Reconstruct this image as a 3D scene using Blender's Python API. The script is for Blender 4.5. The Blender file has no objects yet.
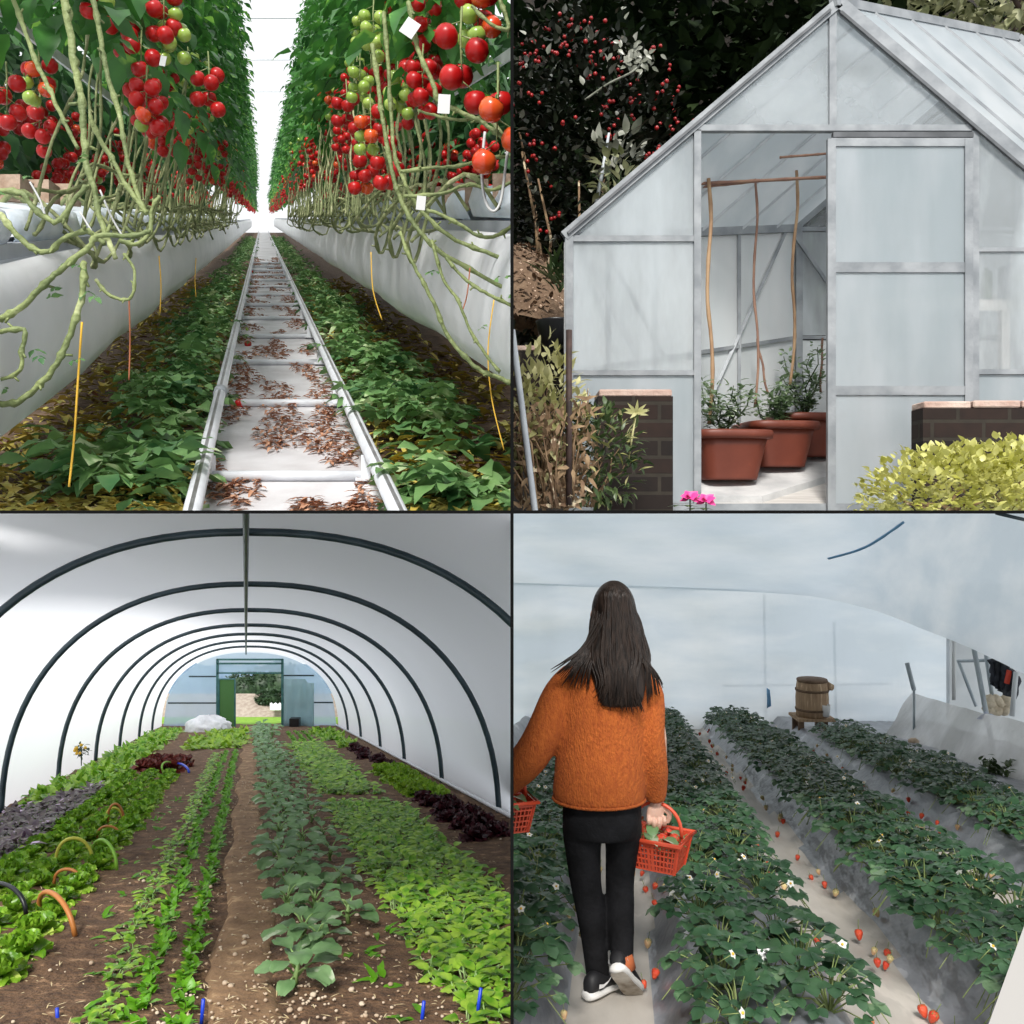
import bpy, bmesh, math, random
from mathutils import Vector as V, Matrix, noise as mnoise
F = 900.0                                   # focal length in pixels of the 1024 frame
PI = math.pi
COL = bpy.context.scene.collection
R = random.Random(7)
PANEL = {}
CUR = ['none']
HALF = 0.0036                               # half thickness of the divider walls

def P(px, py, Y):
    return V(((px - 512) / F * Y, Y, (512 - py) / F * Y))

def reg(o):
    PANEL.setdefault(CUR[0], []).append(o)
    COL.objects.link(o)
    return o

# ------------------------------------------------------------ mesh builder
class MB:
    def __init__(s):
        s.v = []; s.f = []; s.m = []
    def tube(s, pts, rad, n=8, mat=0, cap=True, flat=1.0):
        pts = [V(p) for p in pts]
        if not isinstance(rad, (list, tuple)): rad = [rad] * len(pts)
        b0 = len(s.v); prev = None
        for i, p in enumerate(pts):
            t = (pts[min(i + 1, len(pts) - 1)] - pts[max(i - 1, 0)])
            if t.length < 1e-9: t = V((0, 0, 1))
            t.normalize()
            if prev is None:
                ref = V((0, 0, 1)) if abs(t.z) < .9 else V((1, 0, 0))
                a = t.cross(ref).normalized()
            else:
                a = (prev - t * prev.dot(t))
                if a.length < 1e-6: a = t.cross(V((0, 0, 1)))
                a.normalize()
            prev = a; b = t.cross(a)
            for k in range(n):
                q = 2 * PI * k / n
                s.v.append(p + a * (math.cos(q) * rad[i]) + b * (math.sin(q) * rad[i] * flat))
        for i in range(len(pts) - 1):
            for k in range(n):
                k2 = (k + 1) % n
                s.f.append((b0 + i * n + k, b0 + i * n + k2, b0 + (i + 1) * n + k2, b0 + (i + 1) * n + k)); s.m.append(mat)
        if cap:
            s.f.append(tuple(b0 + k for k in reversed(range(n)))); s.m.append(mat)
            e = b0 + (len(pts) - 1) * n
            s.f.append(tuple(e + k for k in range(n))); s.m.append(mat)
        return s
    def hexa(s, c, mat=0):                  # 8 corners, bottom ring then top ring
        b = len(s.v); s.v += [V(p) for p in c]
        for f in ((3, 2, 1, 0), (4, 5, 6, 7), (0, 1, 5, 4), (1, 2, 6, 5), (2, 3, 7, 6), (3, 0, 4, 7)):
            s.f.append(tuple(b + i for i in f)); s.m.append(mat)
        return s
    def box(s, c, size, rot=None, mat=0):
        c = V(c); x, y, z = size[0] / 2, size[1] / 2, size[2] / 2
        pts = [V((-x, -y, -z)), V((x, -y, -z)), V((x, y, -z)), V((-x, y, -z)), V((-x, -y, z)), V((x, -y, z)), V((x, y, z)), V((-x, y, z))]
        if rot is not None: pts = [rot @ p for p in pts]
        return s.hexa([c + p for p in pts], mat)
    def bar(s, p, q, w, d, side=V((1, 0, 0)), mat=0):   # square section bar from p to q, w along side
        p = V(p); q = V(q); t = (q - p).normalized()
        a = side - t * side.dot(t)
        if a.length < 1e-4: a = V((0, 1, 0)) - t * t.y
        a.normalize(); b = t.cross(a).normalized()
        a = a * (w / 2); b = b * (d / 2)
        return s.hexa([p - a - b, p + a - b, p + a + b, p - a + b, q - a - b, q + a - b, q + a + b, q - a + b], mat)
    def leaf(s, base, d, up, L, W, n=4, droop=.3, fold=.25, mat=0, wave=0.0, prof=None):
        base = V(base); d = V(d).normalized(); up = V(up)
        side = d.cross(up)
        if side.length < 1e-5: side = d.cross(V((1, .1, 0)))
        side.normalize(); up = side.cross(d).normalized()
        b = len(s.v)
        for i in range(n + 1):
            t = i / n
            if prof: w = prof[i] if i < len(prof) else 0
            else: w = math.sin(PI * (t ** .75)) if 0 < i < n else 0
            w *= W / 2
            c = base + d * (L * t) - up * (droop * L * t * t)
            if i == 0 or i == n:
                s.v.append(c)
            else:
                lift = up * (fold * w)
                wv = up * (wave * W * (1 if i % 2 else -1))
                s.v += [c - side * w + lift + wv, c, c + side * w + lift - wv]
        F_ = s.f.append
        i0 = b
        F_((i0, b + 2, b + 1)); F_((i0, b + 3, b + 2)); s.m += [mat, mat]
        for i in range(1, n - 1):
            a = b + 1 + 3 * (i - 1); c = a + 3
            F_((a, a + 1, c + 1, c)); F_((a + 1, a + 2, c + 2, c + 1)); s.m += [mat, mat]
        a = b + 1 + 3 * (n - 2); e = a + 3
        F_((a, a + 1, e)); F_((a + 1, a + 2, e)); s.m += [mat, mat]
        return s
    def blade(s, base, d, up, L, W, nu=5, nv=4, curl=.5, ruffle=.1, cup=.3, mat=0, ph=0.0, widest=.65, ribmat=None):
        base = V(base); d = V(d).normalized(); side = d.cross(V(up)).normalized(); up = side.cross(d).normalized()
        b = len(s.v)
        for i in range(nu + 1):
            t = i / nu
            ang = curl * t
            c = base + d * (L * math.sin(ang) / curl) + up * (L * (1 - math.cos(ang)) / curl)
            w = W / 2 * (.18 + .82 * math.sin(PI / 2 * min(1, t / widest)) if t < widest else math.sqrt(max(.12, 1 - ((t - widest) / (1.06 - widest)) ** 2)))
            nrm = (up * math.cos(ang) - d * math.sin(ang))
            for j in range(nv + 1):
                q = j / nv * 2 - 1
                e = abs(q)
                r = ruffle * W * e * e * math.sin(ph + 9 * t + 5 * q) + (ruffle * W * t * t * math.sin(ph + 7 * q) if t > .6 else 0)
                s.v.append(c + side * (w * q) + nrm * (cup * w * q * q + r))
        for i in range(nu):
            for j in range(nv):
                a = b + i * (nv + 1) + j
                s.f.append((a, a + 1, a + nv + 2, a + nv + 1))
                s.m.append(ribmat if (ribmat is not None and nv % 2 == 0 and j in (nv // 2 - 1, nv // 2) and i < nu * .5) else mat)
        return s
    def blob(s, c, r, seg=10, ring=6, mat=0, rot=None, jit=0.0, rnd=None):
        c = V(c)
        if not isinstance(r, (tuple, list)): r = (r, r, r)
        b = len(s.v)
        def add(p):
            p = V((p[0] * r[0], p[1] * r[1], p[2] * r[2]))
            if jit: p *= 1 + (rnd or R).uniform(-jit, jit)
            if rot is not None: p = rot @ p
            s.v.append(c + p)
        add((0, 0, 1))
        for i in range(1, ring):
            th = PI * i / ring
            for k in range(seg):
                q = 2 * PI * k / seg
                add((math.sin(th) * math.cos(q), math.sin(th) * math.sin(q), math.cos(th)))
        add((0, 0, -1)); last = len(s.v) - 1
        for k in range(seg):
            s.f.append((b, b + 1 + k, b + 1 + (k + 1) % seg)); s.m.append(mat)
            e = b + 1 + (ring - 2) * seg
            s.f.append((last, e + (k + 1) % seg, e + k)); s.m.append(mat)
        for i in range(ring - 2):
            for k in range(seg):
                a = b + 1 + i * seg + k; a2 = b + 1 + i * seg + (k + 1) % seg
                s.f.append((a, a + seg, a2 + seg, a2)); s.m.append(mat)
        return s
    def lathe(s, prof, seg=20, c=(0, 0, 0), mat=0, sq=0.0, rot=None):      # prof: (r, z); sq>0 squares the section
        c = V(c); b = len(s.v); n = len(prof)
        for r, z in prof:
            for k in range(seg):
                q = 2 * PI * (k + .5) / seg
                x, y = math.cos(q), math.sin(q)
                if sq:
                    m = (abs(x) ** sq + abs(y) ** sq) ** (1 / sq); x /= m; y /= m
                p = V((x * r, y * r, z))
                if rot is not None: p = rot @ p
                s.v.append(c + p)
        for i in range(n - 1):
            for k in range(seg):
                k2 = (k + 1) % seg
                s.f.append((b + i * seg + k, b + i * seg + k2, b + (i + 1) * seg + k2, b + (i + 1) * seg + k)); s.m.append(mat)
        s.f.append(tuple(b + k for k in reversed(range(seg)))); s.m.append(mat)
        s.f.append(tuple(b + (n - 1) * seg + k for k in range(seg))); s.m.append(mat)
        return s
    def grid(s, rows, mat=0):               # rows of points -> quads
        b = len(s.v); n = len(rows[0])
        for r in rows: s.v += [V(p) for p in r]
        for i in range(len(rows) - 1):
            for j in range(n - 1):
                a = b + i * n + j
                s.f.append((a, a + 1, a + n + 1, a + n)); s.m.append(mat)
        return s
    def loft(s, secs, n=16, mat=0):         # secs: (center, rx, ry[, ux, uy])
        b = len(s.v)
        for sc in secs:
            c, rx, ry = V(sc[0]), sc[1], sc[2]
            ux = V(sc[3]) if len(sc) > 3 else V((1, 0, 0)); uy = V(sc[4]) if len(sc) > 4 else V((0, 1, 0))
            for k in range(n):
                q = 2 * PI * k / n
                s.v.append(c + ux * (rx * math.cos(q)) + uy * (ry * math.sin(q)))
        for i in range(len(secs) - 1):
            for k in range(n):
                k2 = (k + 1) % n
                s.f.append((b + i * n + k, b + i * n + k2, b + (i + 1) * n + k2, b + (i + 1) * n + k)); s.m.append(mat)
        s.f.append(tuple(b + k for k in reversed(range(n)))); s.m.append(mat)
        e = b + (len(secs) - 1) * n
        s.f.append(tuple(e + k for k in range(n))); s.m.append(mat)
        return s
    def mesh(s, name, mats, smooth=True):
        me = bpy.data.meshes.new(name)
        me.from_pydata([tuple(p) for p in s.v], [], s.f)
        if not isinstance(mats, (list, tuple)): mats = [mats]
        for m in mats: me.materials.append(m)
        if len(mats) > 1: me.polygons.foreach_set('material_index', s.m)
        if smooth: me.polygons.foreach_set('use_smooth', [True] * len(me.polygons))
        me.update()
        return me
    def build(s, name, mats, parent=None, smooth=True, loc=None):
        return obj(name, s.mesh(name, mats, smooth), parent, loc)

def obj(name, me, parent=None, loc=None):
    o = bpy.data.objects.new(name, me)
    if parent: o.parent = parent
    if loc is not None: o.location = loc
    return reg(o)

def tag(o, label, cat, group=None):
    o['label'] = label; o['category'] = cat
    if group: o['group'] = group
    return o
def thing(name, label, cat, loc=(0, 0, 0), group=None):
    o = bpy.data.objects.new(name, None); o.location = loc; o.empty_display_size = .05
    reg(o)
    return tag(o, label, cat, group)
def structure(o, stuff=False):
    o['kind'] = 'stuff' if stuff else 'structure'
    return o
def stuff(o, label, cat):
    tag(o, label, cat); o['kind'] = 'stuff'; return o
def solid(o, t, off=0):
    m = o.modifiers.new('thick', 'SOLIDIFY'); m.thickness = t; m.offset = off; return o

ONES = 'zeroth first second third fourth fifth sixth seventh eighth ninth tenth eleventh twelfth thirteenth fourteenth fifteenth sixteenth seventeenth eighteenth nineteenth'.split()
TENS = {2: 'twenty', 3: 'thirty', 4: 'forty', 5: 'fifty', 6: 'sixty', 7: 'seventy', 8: 'eighty', 9: 'ninety'}
TENTH = {2: 'twentieth', 3: 'thirtieth', 4: 'fortieth', 5: 'fiftieth', 6: 'sixtieth', 7: 'seventieth', 8: 'eightieth', 9: 'ninetieth'}
def nth(i):
    if i == 1: return 'nearest'
    if i < 20: return ONES[i] + ' nearest'
    return (TENTH[i // 10] if i % 10 == 0 else TENS[i // 10] + '-' + ONES[i % 10]) + ' nearest'

# ------------------------------------------------------------ materials
def pm(name, c1, c2=None, scale=6.0, rough=.6, metal=0.0, bump=0.0, bscale=40.0, trans=0.0, coat=0.0, c3=None, detail=4.0, spec=.5, coord='Object', stretch=None, ramp=(.35, .65), rnd=0.0, sss=0.0):
    m = bpy.data.materials.new(name); m.use_nodes = True
    nt = m.node_tree; N = nt.nodes; Lk = nt.links
    b = N['Principled BSDF']; out = N['Material Output']
    b.inputs['Roughness'].default_value = rough; b.inputs['Metallic'].default_value = metal
    b.inputs['Specular IOR Level'].default_value = spec
    b.inputs['Base Color'].default_value = (*c1, 1)
    if coat: b.inputs['Coat Weight'].default_value = coat
    if sss:
        b.inputs['Subsurface Weight'].default_value = sss; b.inputs['Subsurface Radius'].default_value = (.02, .008, .004)
    tc = N.new('ShaderNodeTexCoord'); src = tc.outputs[coord]
    if coord == 'World':
        pass
    if stretch:
        mp = N.new('ShaderNodeMapping'); mp.inputs['Scale'].default_value = stretch
        Lk.new(src, mp.inputs['Vector']); src = mp.outputs[0]
    col = None
    if c2:
        nz = N.new('ShaderNodeTexNoise'); nz.inputs['Scale'].default_value = scale; nz.inputs['Detail'].default_value = detail
        Lk.new(src, nz.inputs['Vector'])
        cr = N.new('ShaderNodeValToRGB')
        cr.color_ramp.elements[0].position = ramp[0]; cr.color_ramp.elements[0].color = (*c1, 1)
        cr.color_ramp.elements[1].position = ramp[1]; cr.color_ramp.elements[1].color = (*c2, 1)
        if c3:
            e = cr.color_ramp.elements.new((ramp[0] + ramp[1]) / 2 + .12); e.color = (*c3, 1)
        Lk.new(nz.outputs['Fac'], cr.inputs['Fac']); col = cr.outputs['Color']
        if rnd:
            oi = N.new('ShaderNodeObjectInfo'); hs = N.new('ShaderNodeHueSaturation')
            mr = N.new('ShaderNodeMapRange'); mr.inputs['To Min'].default_value = 1 - rnd; mr.inputs['To Max'].default_value = 1 + rnd
            Lk.new(oi.outputs['Random'], mr.inputs['Value']); Lk.new(mr.outputs[0], hs.inputs['Value'])
            Lk.new(col, hs.inputs['Color']); col = hs.outputs['Color']
        Lk.new(col, b.inputs['Base Color'])
    if bump:
        n2 = N.new('ShaderNodeTexNoise'); n2.inputs['Scale'].default_value = bscale; n2.inputs['Detail'].default_value = 3
        Lk.new(src, n2.inputs['Vector'])
        bp = N.new('ShaderNodeBump'); bp.inputs['Strength'].default_value = bump; bp.inputs['Distance'].default_value = .02
        Lk.new(n2.outputs['Fac'], bp.inputs['Height']); Lk.new(bp.outputs['Normal'], b.inputs['Normal'])
    if trans:
        tr = N.new('ShaderNodeBsdfTranslucent'); mx = N.new('ShaderNodeMixShader'); mx.inputs['Fac'].default_value = trans
        if col: Lk.new(col, tr.inputs['Color'])
        else: tr.inputs['Color'].default_value = (*c1, 1)
        Lk.new(b.outputs[0], mx.inputs[1]); Lk.new(tr.outputs[0], mx.inputs[2]); Lk.new(mx.outputs[0], out.inputs['Surface'])
    return m

def film(name, col, col2=None, cscale=1.0, cstretch=None, cramp=(.4, .65), *, _=0, **kw):
    return _film(name, col, col2, cscale, cstretch, cramp, **kw)
def _film(name, col, col2, cscale, cstretch, cramp, clear=.3, transl=.6, rough=.35, bump=.4, bscale=3.0, stretch=None, spec=.5, dirt=None, dscale=3.0, dstretch=None, dramp=(.4, .7)):
    """thin plastic film or whitewashed glass: part see-through, part scattering"""
    m = bpy.data.materials.new(name); m.use_nodes = True
    nt = m.node_tree; N = nt.nodes; Lk = nt.links
    b = N['Principled BSDF']; out = N['Material Output']
    b.inputs['Base Color'].default_value = (*col, 1); b.inputs['Roughness'].default_value = rough; b.inputs['Specular IOR Level'].default_value = spec
    tr = N.new('ShaderNodeBsdfTranslucent'); tr.inputs['Color'].default_value = (*col, 1)
    m1 = N.new('ShaderNodeMixShader'); m1.inputs[0].default_value = transl
    Lk.new(b.outputs[0], m1.inputs[1]); Lk.new(tr.outputs[0], m1.inputs[2])
    tp = N.new('ShaderNodeBsdfTransparent'); m2 = N.new('ShaderNodeMixShader'); m2.inputs[0].default_value = clear
    Lk.new(m1.outputs[0], m2.inputs[1]); Lk.new(tp.outputs[0], m2.inputs[2]); Lk.new(m2.outputs[0], out.inputs['Surface'])
    tc = N.new('ShaderNodeTexCoord')
    def tex(sc, st):
        nz = N.new('ShaderNodeTexNoise'); nz.inputs['Scale'].default_value = sc; nz.inputs['Detail'].default_value = 5
        if st:
            mp = N.new('ShaderNodeMapping'); mp.inputs['Scale'].default_value = st
            Lk.new(tc.outputs['Object'], mp.inputs[0]); Lk.new(mp.outputs[0], nz.inputs['Vector'])
        else: Lk.new(tc.outputs['Object'], nz.inputs['Vector'])
        return nz
    if col2:                                # lighter patches; on the strawberry tunnel film, painted white glare
        nz = tex(cscale, cstretch); cr = N.new('ShaderNodeValToRGB')
        cr.color_ramp.elements[0].position = cramp[0]; cr.color_ramp.elements[0].color = (*col, 1)
        cr.color_ramp.elements[1].position = cramp[1]; cr.color_ramp.elements[1].color = (*col2, 1)
        Lk.new(nz.outputs['Fac'], cr.inputs['Fac']); Lk.new(cr.outputs['Color'], b.inputs['Base Color']); Lk.new(cr.outputs['Color'], tr.inputs['Color'])
    if bump:
        nz = tex(bscale, stretch)
        bp = N.new('ShaderNodeBump'); bp.inputs['Strength'].default_value = bump; bp.inputs['Distance'].default_value = .05
        Lk.new(nz.outputs['Fac'], bp.inputs['Height']); Lk.new(bp.outputs['Normal'], b.inputs['Normal']); Lk.new(bp.outputs['Normal'], tr.inputs['Normal'])
    if dirt:                                # where the wash or grime is thicker the pane is less clear
        nz = tex(dscale, dstretch)
        mr = N.new('ShaderNodeMapRange'); mr.inputs['From Min'].default_value = dramp[0]; mr.inputs['From Max'].default_value = dramp[1]
        mr.inputs['To Min'].default_value = clear; mr.inputs['To Max'].default_value = dirt
        Lk.new(nz.outputs['Fac'], mr.inputs['Value']); Lk.new(mr.outputs[0], m2.inputs[0])
    return m

def copy_tree(o, parent=None):
    c = o.copy(); reg(c)
    if parent: c.parent = parent
    for ch in list(o.children): copy_tree(ch, c)
    return c
def rv(r, a=1.0): return V((r.uniform(-a, a), r.uniform(-a, a), r.uniform(-a, a)))
def catmull(pts, n=6):
    pts = [V(p) for p in pts]; out = []
    for i in range(len(pts) - 1):
        p0 = pts[max(i - 1, 0)]; p1 = pts[i]; p2 = pts[i + 1]; p3 = pts[min(i + 2, len(pts) - 1)]
        for k in range(n):
            t = k / n
            out.append(.5 * ((2 * p1) + (p2 - p0) * t + (2 * p0 - 5 * p1 + 4 * p2 - p3) * t * t + (3 * p1 - p0 - 3 * p2 + p3) * t ** 3))
    out.append(pts[-1]); return out
WORLD_S = .82; SUN_E = 3.2; SUN_X = .12; SUN_Z = 1.05; EXPO = 0.42
# ============================================================ tomato house (upper left)
CUR[0] = 'TL'
TA, TS = (262 - 512) / F, (512 - 218) / F           # heading and slope of the sloping aisle
def T(L, h, Y): return V((TA * Y + L, Y, TS * Y + h))
FL = -.98                                            # aisle floor below the sight line

m_white = pm('white_ground_sheet', (.46, .44, .45), (.68, .67, .69), 3, .55, bump=.25, bscale=9)
m_soil = pm('dark_soil', (.06, .035, .02), (.13, .08, .045), 14, .9, bump=.6, bscale=30)
m_gutter = pm('white_gutter_plastic', (.74, .76, .79), (.86, .87, .89), 2.2, .38, bump=.35, bscale=5)
m_grey = pm('grey_channel', (.34, .37, .41), (.45, .48, .52), 4, .45)
m_steel = pm('painted_steel', (.6, .62, .66), (.72, .74, .78), 12, .4, bump=.05)
m_steel_worn = pm('worn_rail_top', (.2, .19, .19), (.36, .36, .38), 10, .35, metal=.5)
m_bag = pm('grow_bag_plastic', (.55, .64, .74), (.76, .82, .88), 5, .35, bump=.5, bscale=9)
m_block = pm('stone_wool', (.3, .2, .14), (.44, .33, .25), 20, .95, bump=.4)
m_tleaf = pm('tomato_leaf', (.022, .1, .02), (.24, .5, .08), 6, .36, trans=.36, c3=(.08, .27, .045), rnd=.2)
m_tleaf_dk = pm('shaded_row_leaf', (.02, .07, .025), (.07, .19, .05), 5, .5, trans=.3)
m_cutleaf = pm('cut_tomato_leaf', (.05, .15, .05), (.5, .62, .34), 4, .42, trans=.25, c3=(.2, .36, .12))
m_yleaf = pm('yellowing_leaf', (.5, .36, .06), (.2, .085, .035), 9, .7, c3=(.42, .4, .1))
m_brown = pm('dry_brown_leaf', (.3, .12, .06), (.58, .32, .2), 25, .85)
m_stem = pm('tomato_stem', (.13, .16, .06), (.46, .46, .26), 16, .7, bump=.5, bscale=60, c3=(.28, .31, .14))
m_stemg = pm('green_tomato_stem', (.15, .19, .07), (.42, .46, .22), 9, .6, bump=.5, bscale=50, c3=(.27, .32, .12))
m_red = pm('ripe_tomato', (.36, .004, .006), (.5, .012, .01), 5, .34, coat=.04, spec=.35)
m_org = pm('turning_tomato', (.72, .12, .02), (.7, .05, .015), 5, .25, coat=.25)
m_grn = pm('unripe_tomato', (.24, .38, .05), (.38, .5, .1), 5, .28, coat=.2)
m_calyx = pm('tomato_calyx', (.06, .14, .03))
m_twy = pm('yellow_twine', (.75, .45, .05), rough=.8)
m_twr = pm('rust_twine', (.4, .13, .06), rough=.8)
m_tag = pm('white_plastic_tag', (.58, .58, .57), rough=.4)

def strip(name, L0, L1, h, mat, Ys, n=1):
    mb = MB(); rows = []
    for Y in Ys: rows.append([T(L0 + (L1 - L0) * i / n, h, Y) for i in range(n + 1)])
    return structure(mb.grid(rows).build(name, mat))
YS = [2.9 + 1.5 * i for i in range(40)]
strip('trim_bed_left', -2.1, -1.5, FL - .012, m_soil, [4 + 2 * i for i in range(13)])
strip('trim_bed_right', 1.9, 2.3, FL - .012, m_soil, [6 + 2 * i for i in range(12)])
strip('floor_soil', -1.4, 1.9, FL - .012, m_soil, YS)
strip('floor', -.26, .46, FL, m_white, YS)
strip('trim_bounce_slab', -1.4, 1.9, FL - .06, m_white, YS)  # pale underside added to bounce light onto the polytunnel film

# rails with their supports, one track
trk = thing('pipe_rail_track', 'pale pipe rail track running down the white aisle between the tomato rows', 'rail', T(.096, FL, 3))
def tobj(mb, name, mat, par, **k):
    o = mb.build(name, mat, None, **k)
    if par is not None:
        o.parent = par
        o.matrix_parent_inverse = Matrix.Translation(par.location).inverted()
    return o
for L in (-.204, .396):
    mb = MB()
    mb.tube([T(L, -.856, 2.35), T(L, -.856, 58)], .027, 12, 0)
    mb.bar(T(L, -.856 + .0262, 2.35), T(L, -.856 + .0262, 58), .012, .004, mat=1)
    tobj(mb, 'rail', [m_steel, m_steel_worn], trk)
    for k in range(13):
        Y = 3.35 + 1.32 * k
        mb = MB(); mb.box(T(L * .98 + .002, (FL - .856) / 2 - .015, Y), (.035, .05, .1)); mb.box(T(L, FL + .006, Y), (.08, .1, .012))
        tobj(mb, 'support', m_steel, trk, smooth=False)
for k in range(13):
    Y = 3.35 + 1.32 * k
    mb = MB(); mb.tube([T(-.19, FL + .02, Y), T(.38, FL + .02, Y)], .02, 8)
    tobj(mb, 'crossbar', m_steel, trk)
mb = MB()
for L in (-.204,):
    mb.tube([T(L, -.856, 4.36), T(L, -.856, 4.46)], .033, 12)
tobj(mb, 'rail_clamp', m_grey, trk)

# hanging gutters
def gutter(side, prof, label):
    mb = MB(); rows = []
    ys = [2.0 + .5 * i for i in range(20)] + [12 + 4 * i for i in range(13)]
    for Y in ys:
        rows.append([T(side * l + side * .012 * math.sin(Y * 3.1 + i), h + .01 * math.sin(Y * 2.3 + i * .7), Y) for i, (l, h) in enumerate(prof)])
    root = thing('hanging_gutter', label, 'gutter', T(side * .8, prof[3][1], 3))
    tobj(mb.grid(rows), 'gutter_skin', m_gutter, root)
    mb = MB()
    l, h = prof[0]
    mb.hexa([T(side * (l + .03), h + .005, 2.0), T(side * (l + .32), h + .005, 2.0), T(side * (l + .32), h + .005, 60), T(side * (l + .03), h + .005, 60),
             T(side * (l + .03), h + .05, 2.0), T(side * (l + .32), h + .05, 2.0), T(side * (l + .32), h + .05, 60), T(side * (l + .03), h + .05, 60)])
    tobj(mb, 'channel_rim', m_grey, root, smooth=False)
gutter(-1, [(.74, -.13), (.715, -.16), (.69, -.23), (.672, -.33), (.668, -.43), (.68, -.53), (.71, -.6), (.76, -.63), (.95, -.63), (1.15, -.55), (1.17, -.13)], 'long white curved gutter left of the aisle')
gutter(1, [(.84, -.06), (.815, -.09), (.79, -.16), (.772, -.26), (.768, -.36), (.78, -.46), (.81, -.53), (.86, -.57), (1.05, -.57), (1.25, -.5), (1.27, -.06)], 'long white curved gutter right of the aisle')
# support bars behind the stems
for side, L, h, w in ((-1, -.82, .65, 'left'), (1, .97, .64, 'right')):
    mb = MB(); mb.bar(T(L, h, 2.0), T(L, h, 40), .012, .04, V((1, 0, 0)))
    tag(mb.build('crop_bar', m_steel, smooth=False), 'flat grey metal bar behind the stems of the %s tomato row' % w, 'bar')

# grow bags on the gutters
for side, Lc, h0, w in ((-1, .93, -.08, 'left'), (1, 1.02, -.01, 'right')):
    me = None
    for k in range(12):
        Y = 2.35 + 1.06 * k
        if side == 1 and Y < 3.0: continue
        if me is None:
            mb = MB(); rows = []
            rr = random.Random(3)
            for i in range(13):
                y = -.5 + i / 12
                e = .75 if i in (0, 12) else 1
                rows.append([V((x * e, y, (z if z < .02 else z * e + .014 * rr.uniform(-1, 1)) + TS * y)) for x, z in ((-.13, 0), (-.15, .05), (-.13, .11), (-.06, .13), (.06, .13), (.13, .11), (.15, .05), (.13, 0))])
            mb.grid(rows)
            me = mb.mesh('grow_bag', m_bag)
        o = obj('grow_bag', me, None, T(side * Lc, h0, Y)); o.rotation_euler.z = -math.atan(TA) * 1.0
        tag(o, '%s white plastic grow bag on the %s gutter' % (nth(k + 1), w), 'grow bag', 'grow bags on the %s gutter' % w)

# ---- tomato plant pieces
def compound(mb, base, d, up, L, rnd, mat=0, nl=3, w=.5, q=4):
    base = V(base); d = V(d).normalized()
    side = d.cross(V(up)).normalized()
    up = side.cross(d).normalized()
    dr = rnd.uniform(.15, .5)
    pos = lambda t: base + d * (L * t) - up * (dr * L * t * t)
    for i in range(nl):
        t = .3 + .5 * i / max(1, nl - 1)
        for sg in (-1, 1):
            l = L * (.5 - .12 * i) * rnd.uniform(.8, 1.2)
            mb.leaf(pos(t), d * .5 + side * sg * rnd.uniform(.7, 1.1) - up * rnd.uniform(0, .5), up, l, l * w, q, rnd.uniform(.1, .5), .2, mat, .05)
    l = L * .45
    mb.leaf(pos(.92), d - up * dr, up, l, l * .62, q, rnd.uniform(.2, .6), .2, mat, .05)

def foliage_mesh(name, seed, h0, h1, n, mat, lean, size=.34, q=4):
    rnd = random.Random(seed); mb = MB()
    for i in range(n):
        h = h0 + (h1 - h0) * (i + rnd.random()) / n
        a = rnd.uniform(0, 2 * PI)
        lx = lean * max(0, (h - .9)) / 3
        base = V((lx + rnd.uniform(-.1, .1), rnd.uniform(-.3, .3), h))
        d = V((math.cos(a) * (.55 if h > 2.2 else .8), math.sin(a), rnd.uniform(-.7, .15)))
        compound(mb, base, d, V((0, 0, 1)), size * rnd.uniform(.7, 1.25), rnd, 0, 3, .55, q)
    return mb.mesh(name, mat)

def wavy(p, q, amp, n, rnd):
    p = V(p); q = V(q); out = []
    ph = rnd.uniform(0, 6); ph2 = rnd.uniform(0, 6)
    for i in range(n + 1):
        t = i / n; e = math.sin(PI * t) ** .5 if 0 < t < 1 else 0
        out.append(p.lerp(q, t) + V((math.sin(ph + t * 9), math.sin(ph2 + t * 11), math.sin(ph + ph2 + t * 8))) * amp * e)
    return out
def knobbly(mb, pts, r0, r1, rnd, n=7, mat=0, sub=4):
    pts = catmull(pts, sub); N_ = len(pts)
    rad = []
    for i in range(N_):
        r = r0 + (r1 - r0) * i / (N_ - 1)
        rad.append(r * (1.45 if i % 7 == 3 else 1 + rnd.uniform(-.1, .1)))
    mb.tube([p + rv(rnd, r0 * .25) for p in pts], rad, n, mat)
    for i in range(3, N_ - 1, 7):           # leaf scars
        d = rv(rnd).normalized()
        mb.tube([pts[i], pts[i] + d * r0 * 3.2], [r0 * .55, r0 * .4], 5, mat)

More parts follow.
